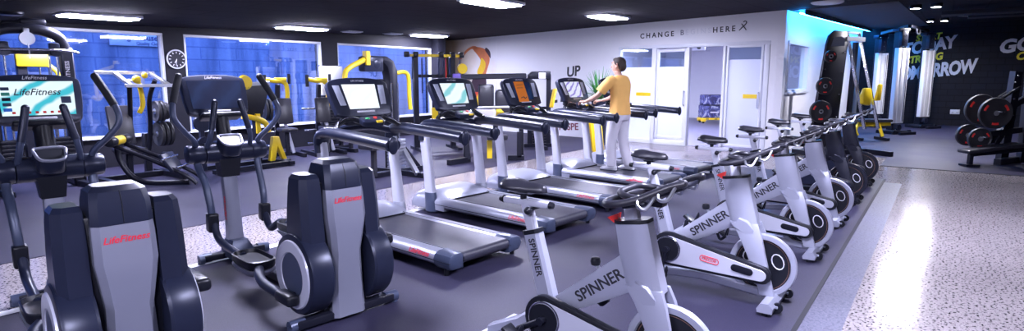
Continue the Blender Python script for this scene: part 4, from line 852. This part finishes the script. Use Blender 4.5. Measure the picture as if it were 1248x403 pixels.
plate(on(t, (-.20, 0, .95)), t.matrix_world.to_3x3() @ V((1, 0, 0)), .22, .05, 'black plate on the left yellow-armed press, inner one', False); plate(on(t, (-.28, 0, .95)), t.matrix_world.to_3x3() @ V((1, 0, 0)), .22, .05, 'black plate on the left yellow-armed press, outer one', False)
press((-4.04, 12.46, FZ), 'right of the two yellow-armed presses, its yellow arms near the white panel', 1)
# --- white panelled machine between the windows
t = mth('weight_machine', 'machine with a large white side panel standing between the middle and right windows', 'weight machine', (-3.98, 13.05, FZ), 54)
P(t, 'white_panel', WFRAME, ('box', (0, -.05, 1.52), (.56, .10, .62), (0, 0, 0), .02)); P(t, 'panel_trim', GUN, ('box', (0, -.05, 1.19), (.58, .12, .04), (0, 0, 0), .01))
P(t, 'column', BMETAL, ('beam', (-.22, 0, 0), (-.22, 0, 1.85), .08), ('beam', (.22, 0, 0), (.22, 0, 1.85), .08)); P(t, 'weight_stack', BMETAL, *[('box', (0, 0, .15+.06*k), (.26, .14, .05), (0, 0, 0), .006) for k in range(13)])
P(t, 'base', BMETAL, ('beam', (-.4, 0, .04), (.4, 0, .04), .10, .08), ('beam', (0, -.8, .04), (0, .2, .04), .10, .08)); P(t, 'seat_pad', VINYL, ('box', (0, -.62, .5), (.34, .34, .08), (0, 0, 0), .03), ('beam', (0, -.62, .05), (0, -.62, .48), .07))
# --- tower with yellow arms behind the first treadmill
t = mth('lat_machine', 'black weight tower with long yellow arms behind the first treadmill console', 'weight machine', (-2.15, 9.75, FZ), 54)
P(t, 'tower', BMETAL, ('prism', [(.12, 0), (.30, 0), (.30, 1.70), (.22, 1.86), (.08, 1.93), (-.32, 1.93), (-.36, 1.86), (.0, 1.84), (.09, 1.76), (.13, 1.6), (.12, 1.5)], -.09, .09, 'xz', .015))
P(t, 'head_unit', GUN, ('box', (-.22, -.04, 1.80), (.40, .16, .24), (0, 0, 0), .03), ('lathe', [(.01, -.13), (.06, -.13), (.075, -.12), (.075, -.05)], (-.16, 0, 1.80), 'y', 24))
P(t, 'yellow_arm', YEL, ('tube', cr([(-.28, -.06, 1.92), (-.46, -.10, 1.84), (-.72, -.14, 1.74), (-.82, -.14, 1.62), (-.82, -.12, 1.20), (-.80, -.12, 1.06)], 5), .042), ('beam', (-.36, -.10, 1.78), (-.36, -.10, 2.0), .10, .08), ('tube', cr([(-.92, -.14, 1.12), (-.80, -.14, 1.05), (-.72, -.14, 1.16)], 4), .05))
P(t, 'yellow_arm', YEL, ('tube', cr([(.30, -.05, 1.66), (.45, -.08, 1.68), (.55, -.08, 1.60), (.56, -.08, 1.28), (.58, -.08, 1.05)], 5), .036))
P(t, 'crossbar', BMETAL, ('beam', (-.78, -.10, 1.52), (.0, -.06, 1.54), .05)); P(t, 'weight_stack', STEEL, *[('box', (.12, -.20, .12+.055*k), (.28, .16, .046), (0, 0, 0), .006) for k in range(9)])
P(t, 'stack_rod', CHROME, ('cyl', (.05, -.2, .08), (.05, -.2, 1.5), .012), ('cyl', (.19, -.2, .08), (.19, -.2, 1.5), .012))
P(t, 'leg', STEEL, ('beam', (.05, -.75, .06), (.26, -.2, .42), .07)); P(t, 'leg', BMETAL, ('beam', (.30, -.1, .50), (.62, -.2, .06), .07)); P(t, 'base_frame', BMETAL, ('beam', (-.6, -.2, .04), (.7, -.2, .04), .10, .08), ('beam', (.1, -.85, .04), (.1, .4, .04), .10, .08))
P(t, 'seat_pad', VINYL, ('box', (-.45, -.3, .52), (.36, .36, .09), (0, 0, 0), .035), ('beam', (-.45, -.3, .05), (-.45, -.3, .5), .07))
# --- suspension rig with a yellow top bar
t = mth('training_rig', 'black training rig with yellow top bar and hanging straps before the right window', 'training rig', (-1.72, 13.2, FZ), 24)
for x in (-.42, .42): P(t, 'upright', BMETAL, ('beam', (x, 0, 0), (x, 0, 2.03), .11, .11, .01)); P(t, 'foot', BMETAL, ('beam', (x, -.5, .03), (x, .4, .03), .10, .06))
P(t, 'top_bar', YEL, ('beam', (-.55, -.05, 2.06), (.60, -.05, 2.06), .06, .06)); [P(t, 'bar_bracket', BLACK, ('box', (x, -.05, 2.08), (.10, .14, .12), (0, 0, 0), .02)) for x in (-.62, -.42, .15, .42, .62)]
for x, z in ((-.52, 1.55), (.18, 1.50), (.30, 1.48), (.56, 1.45)): P(t, 'strap', BLACK, ('beam', (x, -.08, z), (x+.02, -.08, 2.04), .045, .012)); 
for x, z in ((.24, 1.55), (-.30, 1.60), (.08, 1.45)): P(t, 'band', RED if x > .2 else GUN, ('beam', (x, -.10, z-.35), (x, -.10, 2.0), .05, .02))
P(t, 'yellow_pulley', YEL, ('lathe', [(.01, -.04), (.11, -.04), (.12, 0), (.11, .04), (.01, .04)], (.62, -.1, 1.78), 'y', 24)); P(t, 'cross_member', BMETAL, ('beam', (-.42, .05, 1.62), (.42, .05, 1.62), .07), ('beam', (-.42, .02, .5), (.42, .02, .5), .07)); P(t, 'shelf', YEL, ('beam', (-.10, -.12, .78), (.80, -.12, .82), .05, .30))
# --- bench press station in front of the mural
t = mth('bench_station', 'black bench station with long horizontal bar in front of the athlete mural', 'weight bench', (-.38, 11.7, FZ), 0)
P(t, 'horizontal_bar', BMETAL, ('beam', (-.62, -.2, 1.60), (.66, -.2, 1.62), .10, .10, .015)); P(t, 'bar_end', mat('violet_plastic', (.10, .06, .32), .45), ('box', (-.68, -.2, 1.60), (.16, .13, .13), (0, 0, 0), .02))
for x in (-.52, .56): P(t, 'upright', BMETAL, ('beam', (x, -.2, 0), (x, -.2, 1.58), .09, .09, .01))
P(t, 'foot', BMETAL, ('beam', (-.78, -1.0, .05), (-.44, -.55, .05), .10, .10)); P(t, 'leg', BMETAL, ('beam', (-.46, -.6, .05), (-.50, -.5, 1.0), .10, .10)); P(t, 'leg', BMETAL, ('beam', (.52, -.3, .05), (.52, -.3, .55), .09), ('beam', (.30, -.3, .05), (.62, -.3, .05), .09))
P(t, 'back_pad', VINYL, ('box', (-.12, -.25, 1.22), (.30, .12, .48), (0, 0, 0), .05)); P(t, 'back_pad', VINYL, ('box', (.26, -.25, 1.14), (.42, .14, .44), (0, 0, 0), .07)); P(t, 'yellow_wedge', YEL, ('prism', [(.05, .74), (.34, .74), (.30, .84), (.16, 1.0), (.08, 1.02)], -.34, -.22, 'xz', .015))
P(t, 'press_bar', STEEL, ('cyl', (-.55, -.55, 1.02), (.40, -.5, 1.04), .028, None, 12)); P(t, 'yellow_post', YEL, ('beam', (-.05, -.4, .05), (-.05, -.4, .40), .10)); P(t, 'seat_pad', VINYL, ('box', (.1, -.45, .46), (.40, .36, .09), (0, 0, 0), .035), ('beam', (.1, -.45, .05), (.1, -.45, .44), .08))
# --- black selector tower by the LIVE lettering
t = mth('selector_machine', 'black upright weight machine with pale selector card left of the LIVE lettering', 'weight machine', (.62, 13.6, FZ), 10)
for x in (-.22, .22): P(t, 'column', BMETAL, ('beam', (x, 0, 0), (x, 0, 1.66), .055, .10))
P(t, 'hood', BMETAL, ('prism', [(-.25, 1.55), (.25, 1.55), (.25, 1.74), (-.18, 1.72), (-.25, 1.66)], -.08, .08, 'xz', .015)); P(t, 'selector_card', PLETTER, ('box', (.05, -.085, 1.63), (.16, .01, .13))); P(t, 'weight_stack', BMETAL, *[('box', (0, 0, .12+.06*k), (.32, .14, .052), (0, 0, 0), .006) for k in range(14)])
P(t, 'base', BMETAL, ('beam', (-.35, 0, .04), (.35, 0, .04), .10, .08), ('beam', (0, -.7, .04), (0, .2, .04), .10, .08)); P(t, 'yellow_lever', YEL, ('beam', (.20, -.35, .92), (.30, -.30, 1.34), .12, .06, .02)); P(t, 'seat_pad', VINYL, ('box', (-.05, -.55, .5), (.32, .32, .08), (0, 0, 0), .03), ('beam', (-.05, -.55, .05), (-.05, -.55, .48), .07))
# --- plant and floor sign by the back wall
t = mth('potted_plant', 'spiky green potted plant against the white wall behind the man', 'plant', (2.12, 14.35, 0), 0)
P(t, 'pot', GUN, ('lathe', [(.14, 0), (.16, .02), (.20, 1.0), (.215, 1.02), (.215, 1.05), (.18, 1.05), (.175, .98), (.01, .98)], (0, 0, 0), 'z', 28)); P(t, 'soil', SOIL, ('lathe', [(.01, .99), (.176, .995), (.17, .98)], (0, 0, 0), 'z', 24))
k = M()
for i in range(90):
    a = random.uniform(0, 2*math.pi); l = random.uniform(.45, .80); el = random.uniform(.25, 1.45); b = V((.05*math.cos(a), .05*math.sin(a), 1.02+random.uniform(0, .22)))
    d = V((math.cos(a)*math.cos(el), math.sin(a)*math.cos(el), math.sin(el))); s_ = V((-math.sin(a), math.cos(a), 0)); n_ = d.cross(s_)
    rg = []
    for j in range(6):
        q = j/5; p = b+d*l*q+V((0, 0, -.22*q*q*math.cos(el))); wd = .028*(1-.92*q)*(1 if j else .6)
        rg.append([p+s_*wd, p+n_*wd*.22, p-s_*wd, p-n_*wd*.22])
    k.loft(rg)
k.build('foliage', LEAF, t)
t = mth('floor_sign', 'yellow folding floor sign standing behind the fourth treadmill', 'floor sign', (1.78, 12.7, 0), 30)
P(t, 'front_board', YEL, ('box', (0, -.10, .33), (.30, .02, .66), (-10, 0, 0), .008)); P(t, 'rear_board', YEL, ('box', (0, .10, .33), (.30, .02, .66), (10, 0, 0), .008)); P(t, 'hinge', BLACK, ('cyl', (-.12, 0, .655), (.12, 0, .655), .014))
# --- things in the room behind the glass
t = mth('trolley', 'yellow trolley under the navy foam boxes in the inner room', 'trolley', (7.12, 20.9, .006), 0)
P(t, 'deck', YEL, ('box', (0, 0, .15), (1.02, .52, .07), (0, 0, 0), .015)); P(t, 'deck_slot', BLACK, *[('box', (x, -.262, .15), (.10, .006, .03)) for x in (-.3, 0, .3)])
for x in (-.42, .42): P(t, 'wheel_bracket', YEL, ('box', (x, -.2, .09), (.16, .12, .06), (0, 0, 0), .01), ('box', (x, .2, .09), (.16, .12, .06), (0, 0, 0), .01)); P(t, 'wheel', BLACK, ('cyl', (x, -.24, .035), (x, -.17, .035), .035), ('cyl', (x, .17, .035), (x, .24, .035), .035))
def camo():
    m = bpy.data.materials.new('navy_camouflage_vinyl'); m.use_nodes = True; nt = m.node_tree; N = nt.nodes; L = nt.links
    tc = N.new('ShaderNodeTexCoord'); no = N.new('ShaderNodeTexNoise'); no.inputs['Scale'].default_value = 4.5; no.inputs['Detail'].default_value = 2; no.inputs['Distortion'].default_value = 1.2; r = N.new('ShaderNodeValToRGB'); r.color_ramp.interpolation = 'CONSTANT'; e = r.color_ramp.elements
    e[0].color = (.03, .03, .10, 1); e[1].position = .48; e[1].color = (.07, .08, .24, 1); x = e.new(.60); x.color = (.36, .38, .50, 1)
    L.new(tc.outputs['Object'], no.inputs['Vector']); L.new(no.outputs['Fac'], r.inputs[0]); L.new(r.outputs[0], N['Principled BSDF'].inputs['Base Color']); N['Principled BSDF'].inputs['Roughness'].default_value = .5; return m
CAMO = camo()
for z, h, wd, lb in ((.19, .44, .96, 'lower navy patterned foam box with a white tag on the yellow trolley'), (.635, .36, .90, 'upper navy patterned foam box on the stack in the inner room')):
    t = mth('foam_box', lb, 'foam box', (7.12, 20.9, z), 0, 'foam boxes on the trolley'); P(t, 'body', CAMO, ('box', (0, 0, h/2), (wd, .48, h), (0, 0, 0), .03)); P(t, 'seam', INK, ('box', (0, -.2405, h*.97), (wd*.96, .004, .012)), ('box', (0, -.2405, h*.06), (wd*.96, .004, .012)))
    if z < .3: P(t, 'tag', PLETTER, ('box', (-.05, -.242, h*.45), (.30, .004, .05)))
t = mth('projector', 'grey ceiling-hung unit with dark bracket seen through the open doorway', 'projector', (5.25, 17.0, 2.76), -42); P(t, 'housing', STEEL, ('box', (0, 0, -.34), (.62, .34, .18), (0, 0, 0), .02)); P(t, 'mount', BMETAL, ('cyl', (0, 0, -.26), (0, 0, 0), .03), ('box', (0, -.05, -.20), (.22, .2, .10), (0, 0, 0), .02)); P(t, 'lens', BLACK, ('cyl', (.12, -.16, -.34), (.12, -.21, -.34), .05))
il = dup(L0, (0, 0, 0), 54, 'ceiling light inside the room behind the glazed doors'); il.location = (5.0, 17.6, 2.76)
il = dup(L0, (0, 0, 0), 54, 'second ceiling light inside the room behind the glazed doors'); il.location = (3.4, 20.0, 2.76)
il = dup(L0, (0, 0, 0), 54, 'third ceiling light, added to brighten the inner room by its glazed doors'); il.location = (4.6, 15.0, 2.76)  # extra fixture added to make the inner room and its panes brighter
# --- right side: black panel rig with plates, chrome rails and yellow pads
t = mth('hack_machine', 'tall black panelled machine with slanted chrome rails beside the blue-lit wall', 'weight machine', (6.55, 12.1, FZ), 20)
P(t, 'side_panel', BMETAL, ('prism', [(-.62, 0), (.10, 0), (.24, 2.28), (.20, 2.50), (-.12, 2.52), (-.26, 2.42), (-.31, 2.25)], -.03, .03, 'xz', .01))
P(t, 'panel_window', mat('panel_recess', (.012, .02, .06), .3), ('prism', [(-.22, 2.20), (.14, 2.22), (.15, 2.36), (.05, 2.40), (-.16, 2.38)], -.034, .034, 'xz')); P(t, 'panel_bolt', CHROME, *[('ball', (x, -.035, z), .016, 10) for x, z in ((-.28, 2.1), (-.33, 1.75), (-.40, 1.3), (-.47, .85), (.16, 2.1), (.13, 1.7), (.10, 1.25), (.07, .8))])
P(t, 'side_panel', BMETAL, ('prism', [(.30, 0), (.62, 0), (.72, 1.9), (.62, 2.30), (.52, 2.32)], .50, .56, 'xz', .01))
for x0, x1 in ((.34, .50), (.66, .88)): P(t, 'chrome_rail', CHROME, ('beam', (x0, .1, 2.48), (x1, -.35, .55), .055, .055))
P(t, 'top_cross', STEEL, ('beam', (.18, 0, 2.36), (.80, .1, 2.36), .09), ('beam', (.34, .1, 2.50), (.70, .1, 2.48), .05)); P(t, 'yellow_pad', YEL, ('prism', [(.40, 1.06), (.60, 1.02), (.64, 1.18), (.60, 1.38), (.44, 1.38), (.38, 1.24)], -.36, -.26, 'xz', .03)); P(t, 'yellow_pad', YEL, ('prism', [(.74, 1.12), (.88, 1.12), (.90, 1.46), (.82, 1.46), (.78, 1.26)], -.36, -.28, 'xz', .03))
P(t, 'base_frame', BMETAL, ('beam', (-.5, 0, .05), (1.1, 0, .05), .10), ('beam', (1.0, -.6, .05), (1.0, .5, .05), .10), ('beam', (-.45, -.5, .05), (-.45, .5, .05), .10)); P(t, 'back_brace', BMETAL, ('beam', (.9, .4, .05), (.6, .1, 2.3), .08))
pn = t.matrix_world.to_3x3() @ V((-.35, -1, 0))
for k, (x, z, r, lb) in enumerate(((-.33, 2.00, .12, 'smallest red-marked plate, top one on the black panel'), (-.42, 1.42, .17, 'middle red-marked plate on the edge of the black panel'), (-.48, .92, .22, 'largest red-marked plate, lowest one on the black panel'), (-.05, 2.02, .0, ''))):
    if r: p = on(t, (x, -.14, z)); plate(p, pn, r, .06, lb); P(t, 'plate_peg', CHROME, ('cyl', (x+.02, 0, z), (x-.04, -.2, z), .018))
# --- cable crossover towers with pale weight stacks
def tower(loc, h, zt, zb, lb):
    t = mth('cable_tower', lb, 'cable machine', loc, 20, 'cable crossover towers')
    P(t, 'mast', BMETAL, ('beam', (0, .06, 0), (0, .06, h), .20, .12, .01)); P(t, 'head', GUN, ('box', (0, 0, h-.04), (.44, .20, .10), (0, 0, 0), .015), ('box', (0, -.08, h-.28), (.24, .10, .42), (0, 0, 0), .01)); [P(t, 'head_bolt', CHROME, ('ball', (x, y, h-dz), .017, 8)) for x, y, dz in ((-.17, -.115, .06), (.17, -.115, .06), (0, -.135, .2), (0, -.135, .34))]
    for x, wd in ((-.13, .13), (.04, .15), (.20, .09)): P(t, 'weight_stack', WHITE, ('box', (x, -.06, (zt+zb)/2), (wd, .12, zt-zb), (0, 0, 0), .006)); 
    P(t, 'pin_strip', BLACK, ('box', (.20, -.122, (zt+zb)/2), (.022, .004, zt-zb-.1))); P(t, 'pulley', GUN, ('lathe', [(.01, -.02), (.09, -.02), (.07, 0), (.09, .02), (.01, .02)], (0, -.18, zb-.12), 'y', 20), ('box', (0, -.1, zb-.1), (.08, .2, .14), (0, 0, 0), .01))
    P(t, 'base', BMETAL, ('box', (0, 0, .05), (.60, .55, .10), (0, 0, 0), .015), ('beam', (-.3, -.45, .04), (.3, -.45, .04), .08)); [P(t, 'base_wheel', BLACK, ('cyl', (x, -.30, .06), (x, -.24, .06), .06)) for x in (-.3, .3)]; return t
tower((10.9, 16.9, FZ), 2.94, 2.40, .30, 'nearest cable tower with pale stacks, left of the TODAY lettering')
tower((13.05, 18.9, FZ), 2.96, 2.42, .35, 'cable tower with pale stacks standing across the TOMORROW lettering')
tower((11.75, 19.2, FZ), 2.90, 2.35, .42, 'farthest cable tower with pale stacks, against the dark blue corner')
t = mth('cable_bridge', 'horizontal black bar joining the tops of the cable towers', 'cable machine', (11.15, 16.9, 2.78), 0)
P(t, 'bridge_bar', BMETAL, ('beam', (.0, .05, .24), (1.9, 2.05, .26), .08), ('beam', (.0, .05, .24), (.62, 2.3, .20), .08), ('beam', (.62, 2.3, .20), (1.9, 2.05, .26), .08)); P(t, 'pull_handle', STEEL, ('tube', cr([(.5, .5, .2), (.6, .6, .08), (.8, .8, .08), (.9, .95, .2)], 5), .02))
t = mth('weight_bench', 'low yellow-framed bench in front of the cable towers', 'weight bench', (9.25, 15.1, FZ), 0)
P(t, 'yellow_frame', YEL, ('beam', (-.40, 0, .40), (.42, 0, .42), .06, .10), ('tube', cr([(-.40, 0, .40), (-.46, -.02, .26), (-.42, -.05, .12)], 4), .04), ('beam', (.12, -.02, .40), (.22, -.05, .10), .07)); P(t, 'pad', VINYL, ('box', (-.02, 0, .50), (.86, .28, .08), (0, 0, 0), .03)); P(t, 'foot', BMETAL, ('beam', (-.42, -.28, .04), (-.42, .28, .04), .07), ('beam', (.24, -.28, .04), (.24, .28, .04), .07), ('beam', (.24, 0, .04), (.22, 0, .14), .06), ('beam', (-.42, 0, .04), (-.42, 0, .14), .06))
# --- plate-loaded leg press at the right edge
t = mth('leg_press', 'black plate-loaded machine with low padded bench at the right edge', 'weight machine', (9.22, 10.95, FZ), 0)
P(t, 'bench_pad', VINYL, ('box', (-.55, -.35, .33), (1.05, .30, .07), (0, -7, 0), .03)); P(t, 'pad_leg', BMETAL, ('beam', (-.92, -.35, .02), (-.92, -.35, .26), .07), ('beam', (-1.05, -.35, .02), (-.80, -.35, .02), .20, .04)); P(t, 'spine', BMETAL, ('beam', (-.9, -.35, .22), (.5, -.35, .36), .08))
P(t, 'upright_frame', BMETAL, ('beam', (.02, .1, 0), (.10, .1, 1.70), .14), ('beam', (.40, .1, 0), (.36, .1, 1.85), .12), ('beam', (-.2, .1, .9), (.5, .1, 1.3), .10), ('beam', (-.45, -.05, .55), (.3, .1, .62), .10), ('beam', (-.3, -.2, .05), (.6, .3, .05), .12), ('beam', (-.25, .0, .35), (.1, .1, .9), .12)); P(t, 'frame_bolt', CHROME, *[('ball', (x, .02, z), .018, 8) for x, z in ((.04, 1.5), (.08, 1.62), (.05, 1.2), (.06, .9), (.3, 1.4))])
P(t, 'chrome_arm', CHROME, ('beam', (-.42, -.05, 1.08), (.10, -.02, 1.42), .04, .04), ('beam', (-.40, .15, 1.04), (.12, .2, 1.36), .04, .04)); P(t, 'plate_peg', CHROME, ('cyl', (-.42, .25, .98), (-.42, -.35, .98), .022), ('cyl', (-.62, .25, .52), (-.62, -.3, .52), .022)); P(t, 'blue_clip', BLUEP, ('box', (-.10, -.05, 1.02), (.08, .08, .16), (0, 0, 0), .02))
P(t, 'link', BMETAL, ('beam', (-.42, .05, .98), (.05, .1, .95), .10), ('beam', (-.62, .05, .52), (-.2, .05, .5), .10))
for x, y, z, r, lb in ((-.46, -.22, .95, .28, 'large red-marked black plate, front one on the upper peg at the right edge'), (-.46, .12, 1.00, .28, 'large red-marked black plate behind the front one at the right edge'), (-.66, -.18, .48, .20, 'smaller red-marked plate, front one on the lower peg at the right edge'), (-.66, .12, .52, .20, 'smaller red-marked plate, rear one on the lower peg at the right edge')):
    plate(on(t, (x, y, z)), (-.15, -1, 0), r, .07, lb)

# ================================================================== THE MAN ON THE FOURTH TREADMILL (x is where he faces)
def ell(c, a, b, n=16, tilt=0.):
    return [(c[0]+a*math.cos(q), c[1]+b*math.sin(q), c[2]+tilt*a*math.cos(q)) for q in [2*math.pi*k/n for k in range(n)]]
def fuse(o, vox, it=4):
    r = o.modifiers.new('fuse', 'REMESH'); r.mode = 'VOXEL'; r.voxel_size = vox; r.use_smooth_shade = True
    s = o.modifiers.new('smooth', 'SMOOTH'); s.factor = .5; s.iterations = it; return o
tm4 = Matrix.Translation(TMS[3].location) @ Matrix.Rotation(R(TA), 4, 'Z')
man = thing('person', 'man in a yellow t-shirt and pale trousers standing on the fourth treadmill', 'person'); man.matrix_world = tm4 @ Matrix.Translation((.92, -.09, .165)) @ Matrix.Diagonal((1.03, 1.05, .975, 1))
hips = {1: ((0, .095, .90), (.07, .105, .50), (.055, .10, .095), .14), -1: ((0, -.095, .90), (.0, -.105, .49), (-.12, -.105, .10), -.03)}
arms = {s: ((.05, s*.185, 1.42), (.22, s*.265, 1.19), (.45, s*.215, 1.085), (.535, s*.20, 1.075)) for s in (1, -1)}
k = M()
k.loft([ell((0, 0, z), a, b) for z, a, b in ((.86, .10, .14), (.93, .115, .165), (1.02, .105, .152), (1.12, .102, .145), (1.25, .115, .165), (1.36, .112, .180), (1.43, .09, .165), (1.47, .065, .09), (1.50, .055, .06))])
k.loft([ell((.02+.02*i, 0, z), a, a) for i, (z, a) in enumerate(((1.46, .062), (1.50, .056), (1.55, .055)))])
k.ball((.045, 0, 1.655), (.098, .076, .112), 20); k.ball((.075, 0, 1.60), (.068, .056, .070), 16); k.tube([(.135, 0, 1.665), (.152, 0, 1.635), (.160, 0, 1.618), (.135, 0, 1.606)], [.011, .014, .017, .010], 8)
k.tube(cr([(.125, -.05, 1.682), (.140, -.025, 1.690), (.143, 0, 1.688), (.140, .025, 1.690), (.125, .05, 1.682)], 3), .009, 8)
k.tube([(.128, -.022, 1.578), (.138, 0, 1.577), (.128, .022, 1.578)], .008, 8)
for s in (1, -1):
    k.tube(cr([(.03, s*.074, 1.68), (.012, s*.086, 1.665), (.015, s*.084, 1.635), (.035, s*.074, 1.622)], 4), .010, 8)
    sh, el_, wr, pm = arms[s]
    k.tube(cr([sh, el_, wr], 8), [.056, .054, .052, .050, .048, .046, .044, .042, .041, .042, .041, .039, .036, .033, .030, .028, .026], 14)
    k.tube([wr, (.495, s*.207, 1.082), pm], [.026, .034, .036], 12, .62)
    for j, (dy, l) in enumerate(((-.030, .070), (-.010, .080), (.010, .075), (.030, .060))):
        b = V(pm)+V((-.005, dy*1.0, 0)); k.tube([b, b+V((l*.45, 0, .006)), b+V((l*.80, 0, -.012)), b+V((l*.92, 0, -.036)), b+V((l*.75, 0, -.056))], [.0100, .0095, .009, .0085, .0075], 8)
    b = V((.495, s*.178, 1.070)); k.tube([b, b+V((.028, -s*.016, -.012)), b+V((.056, -s*.014, -.030))], [.012, .011, .009], 8)
    h, kn, an, fx = hips[s]
    k.tube(cr([h, kn, an], 7), [.088, .086, .082, .076, .070, .064, .060, .056, .058, .060, .056, .050, .044, .040, .038], 14)
    k.tube([(an[0]-.04, an[1], .04), (an[0]+.06, an[1], .045), (an[0]+.17, an[1]+s*.015, .03)], [.036, .042, .030], 12, .8)
body = fuse(k.build('body', SKIN, man), .0075, 3)
for s in (1, -1): P(man, 'eye', INK, ('ball', (.128, s*.030, 1.668), (.008, .012, .006), 10))
P(man, 'mouth', mat('lips', (.40, .13, .12), .5), ('tube', [(.132, -.022, 1.578), (.1445, 0, 1.577), (.132, .022, 1.578)], .004, 6))
k = M(); k.ball((.022, 0, 1.685), (.098, .084, .095), 20); k.ball((-.02, 0, 1.63), (.062, .070, .080), 16); k.ball((.075, 0, 1.735), (.055, .062, .035), 14)
for s in (1, -1): k.ball((.025, s*.062, 1.685), (.035, .022, .05), 12)
hair = k; fuse(hair.build('hair', HAIR, man), .008, 3)
k = M()
k.loft([ell((0, 0, z), a, b) for z, a, b in ((.885, .150, .195), (.94, .146, .190), (1.03, .132, .178), (1.14, .128, .172), (1.26, .134, .184), (1.36, .130, .196), (1.43, .106, .186), (1.475, .080, .12), (1.495, .068, .085))])
for s in (1, -1):
    sh, el_, wr, pm = arms[s]; e = V(sh).lerp(V(el_), .78)
    k.tube([V(sh)+V((-.02, -s*.05, .0)), V(sh)+V((.01, s*.01, -.02)), V(sh).lerp(V(el_), .45)+V((0, s*.005, 0)), e], [.085, .080, .078, .080], 16)
fuse(k.build('t_shirt', TSHIRT, man), .012, 5)
k = M()
k.loft([ell((0, 0, z), a, b) for z, a, b in ((.80, .125, .175), (.88, .140, .186), (.98, .126, .172))])
for s in (1, -1):
    h, kn, an, fx = hips[s]; k.tube(cr([(h[0], h[1]-s*.004, .90), kn, (an[0], an[1], .075)], 7), [.112, .110, .106, .100, .094, .090, .087, .084, .083, .081, .079, .077, .075, .074, .073], 16)
fuse(k.build('trousers', TROUS, man), .012, 5)
for s in (1, -1):
    h, kn, an, fx = hips[s]; x, y = an[0], an[1]
    sh = P(man, 'shoe', SHOE, ('loft', [[(x+dx, y+s*.01*(dx > 0)+wd*math.cos(q), max(.012, zc+hh*math.sin(q))) for q in [2*math.pi*j/14 for j in range(14)]] for dx, wd, zc, hh in ((-.085, .020, .04, .025), (-.07, .040, .05, .045), (0, .044, .06, .055), (.08, .050, .045, .04), (.15, .046, .036, .03), (.185, .026, .03, .018))]))
    P(sh, 'sole', GUN, ('prism', [(x-.085, y-.04), (x+.02, y-.045), (x+.12, y-.052), (x+.185, y-.02), (x+.185, y+.03), (x+.12, y+.055), (x+.02, y+.045), (x-.085, y+.04)], 0, .018, 'xy', .006))
bpy.context.view_layer.update()
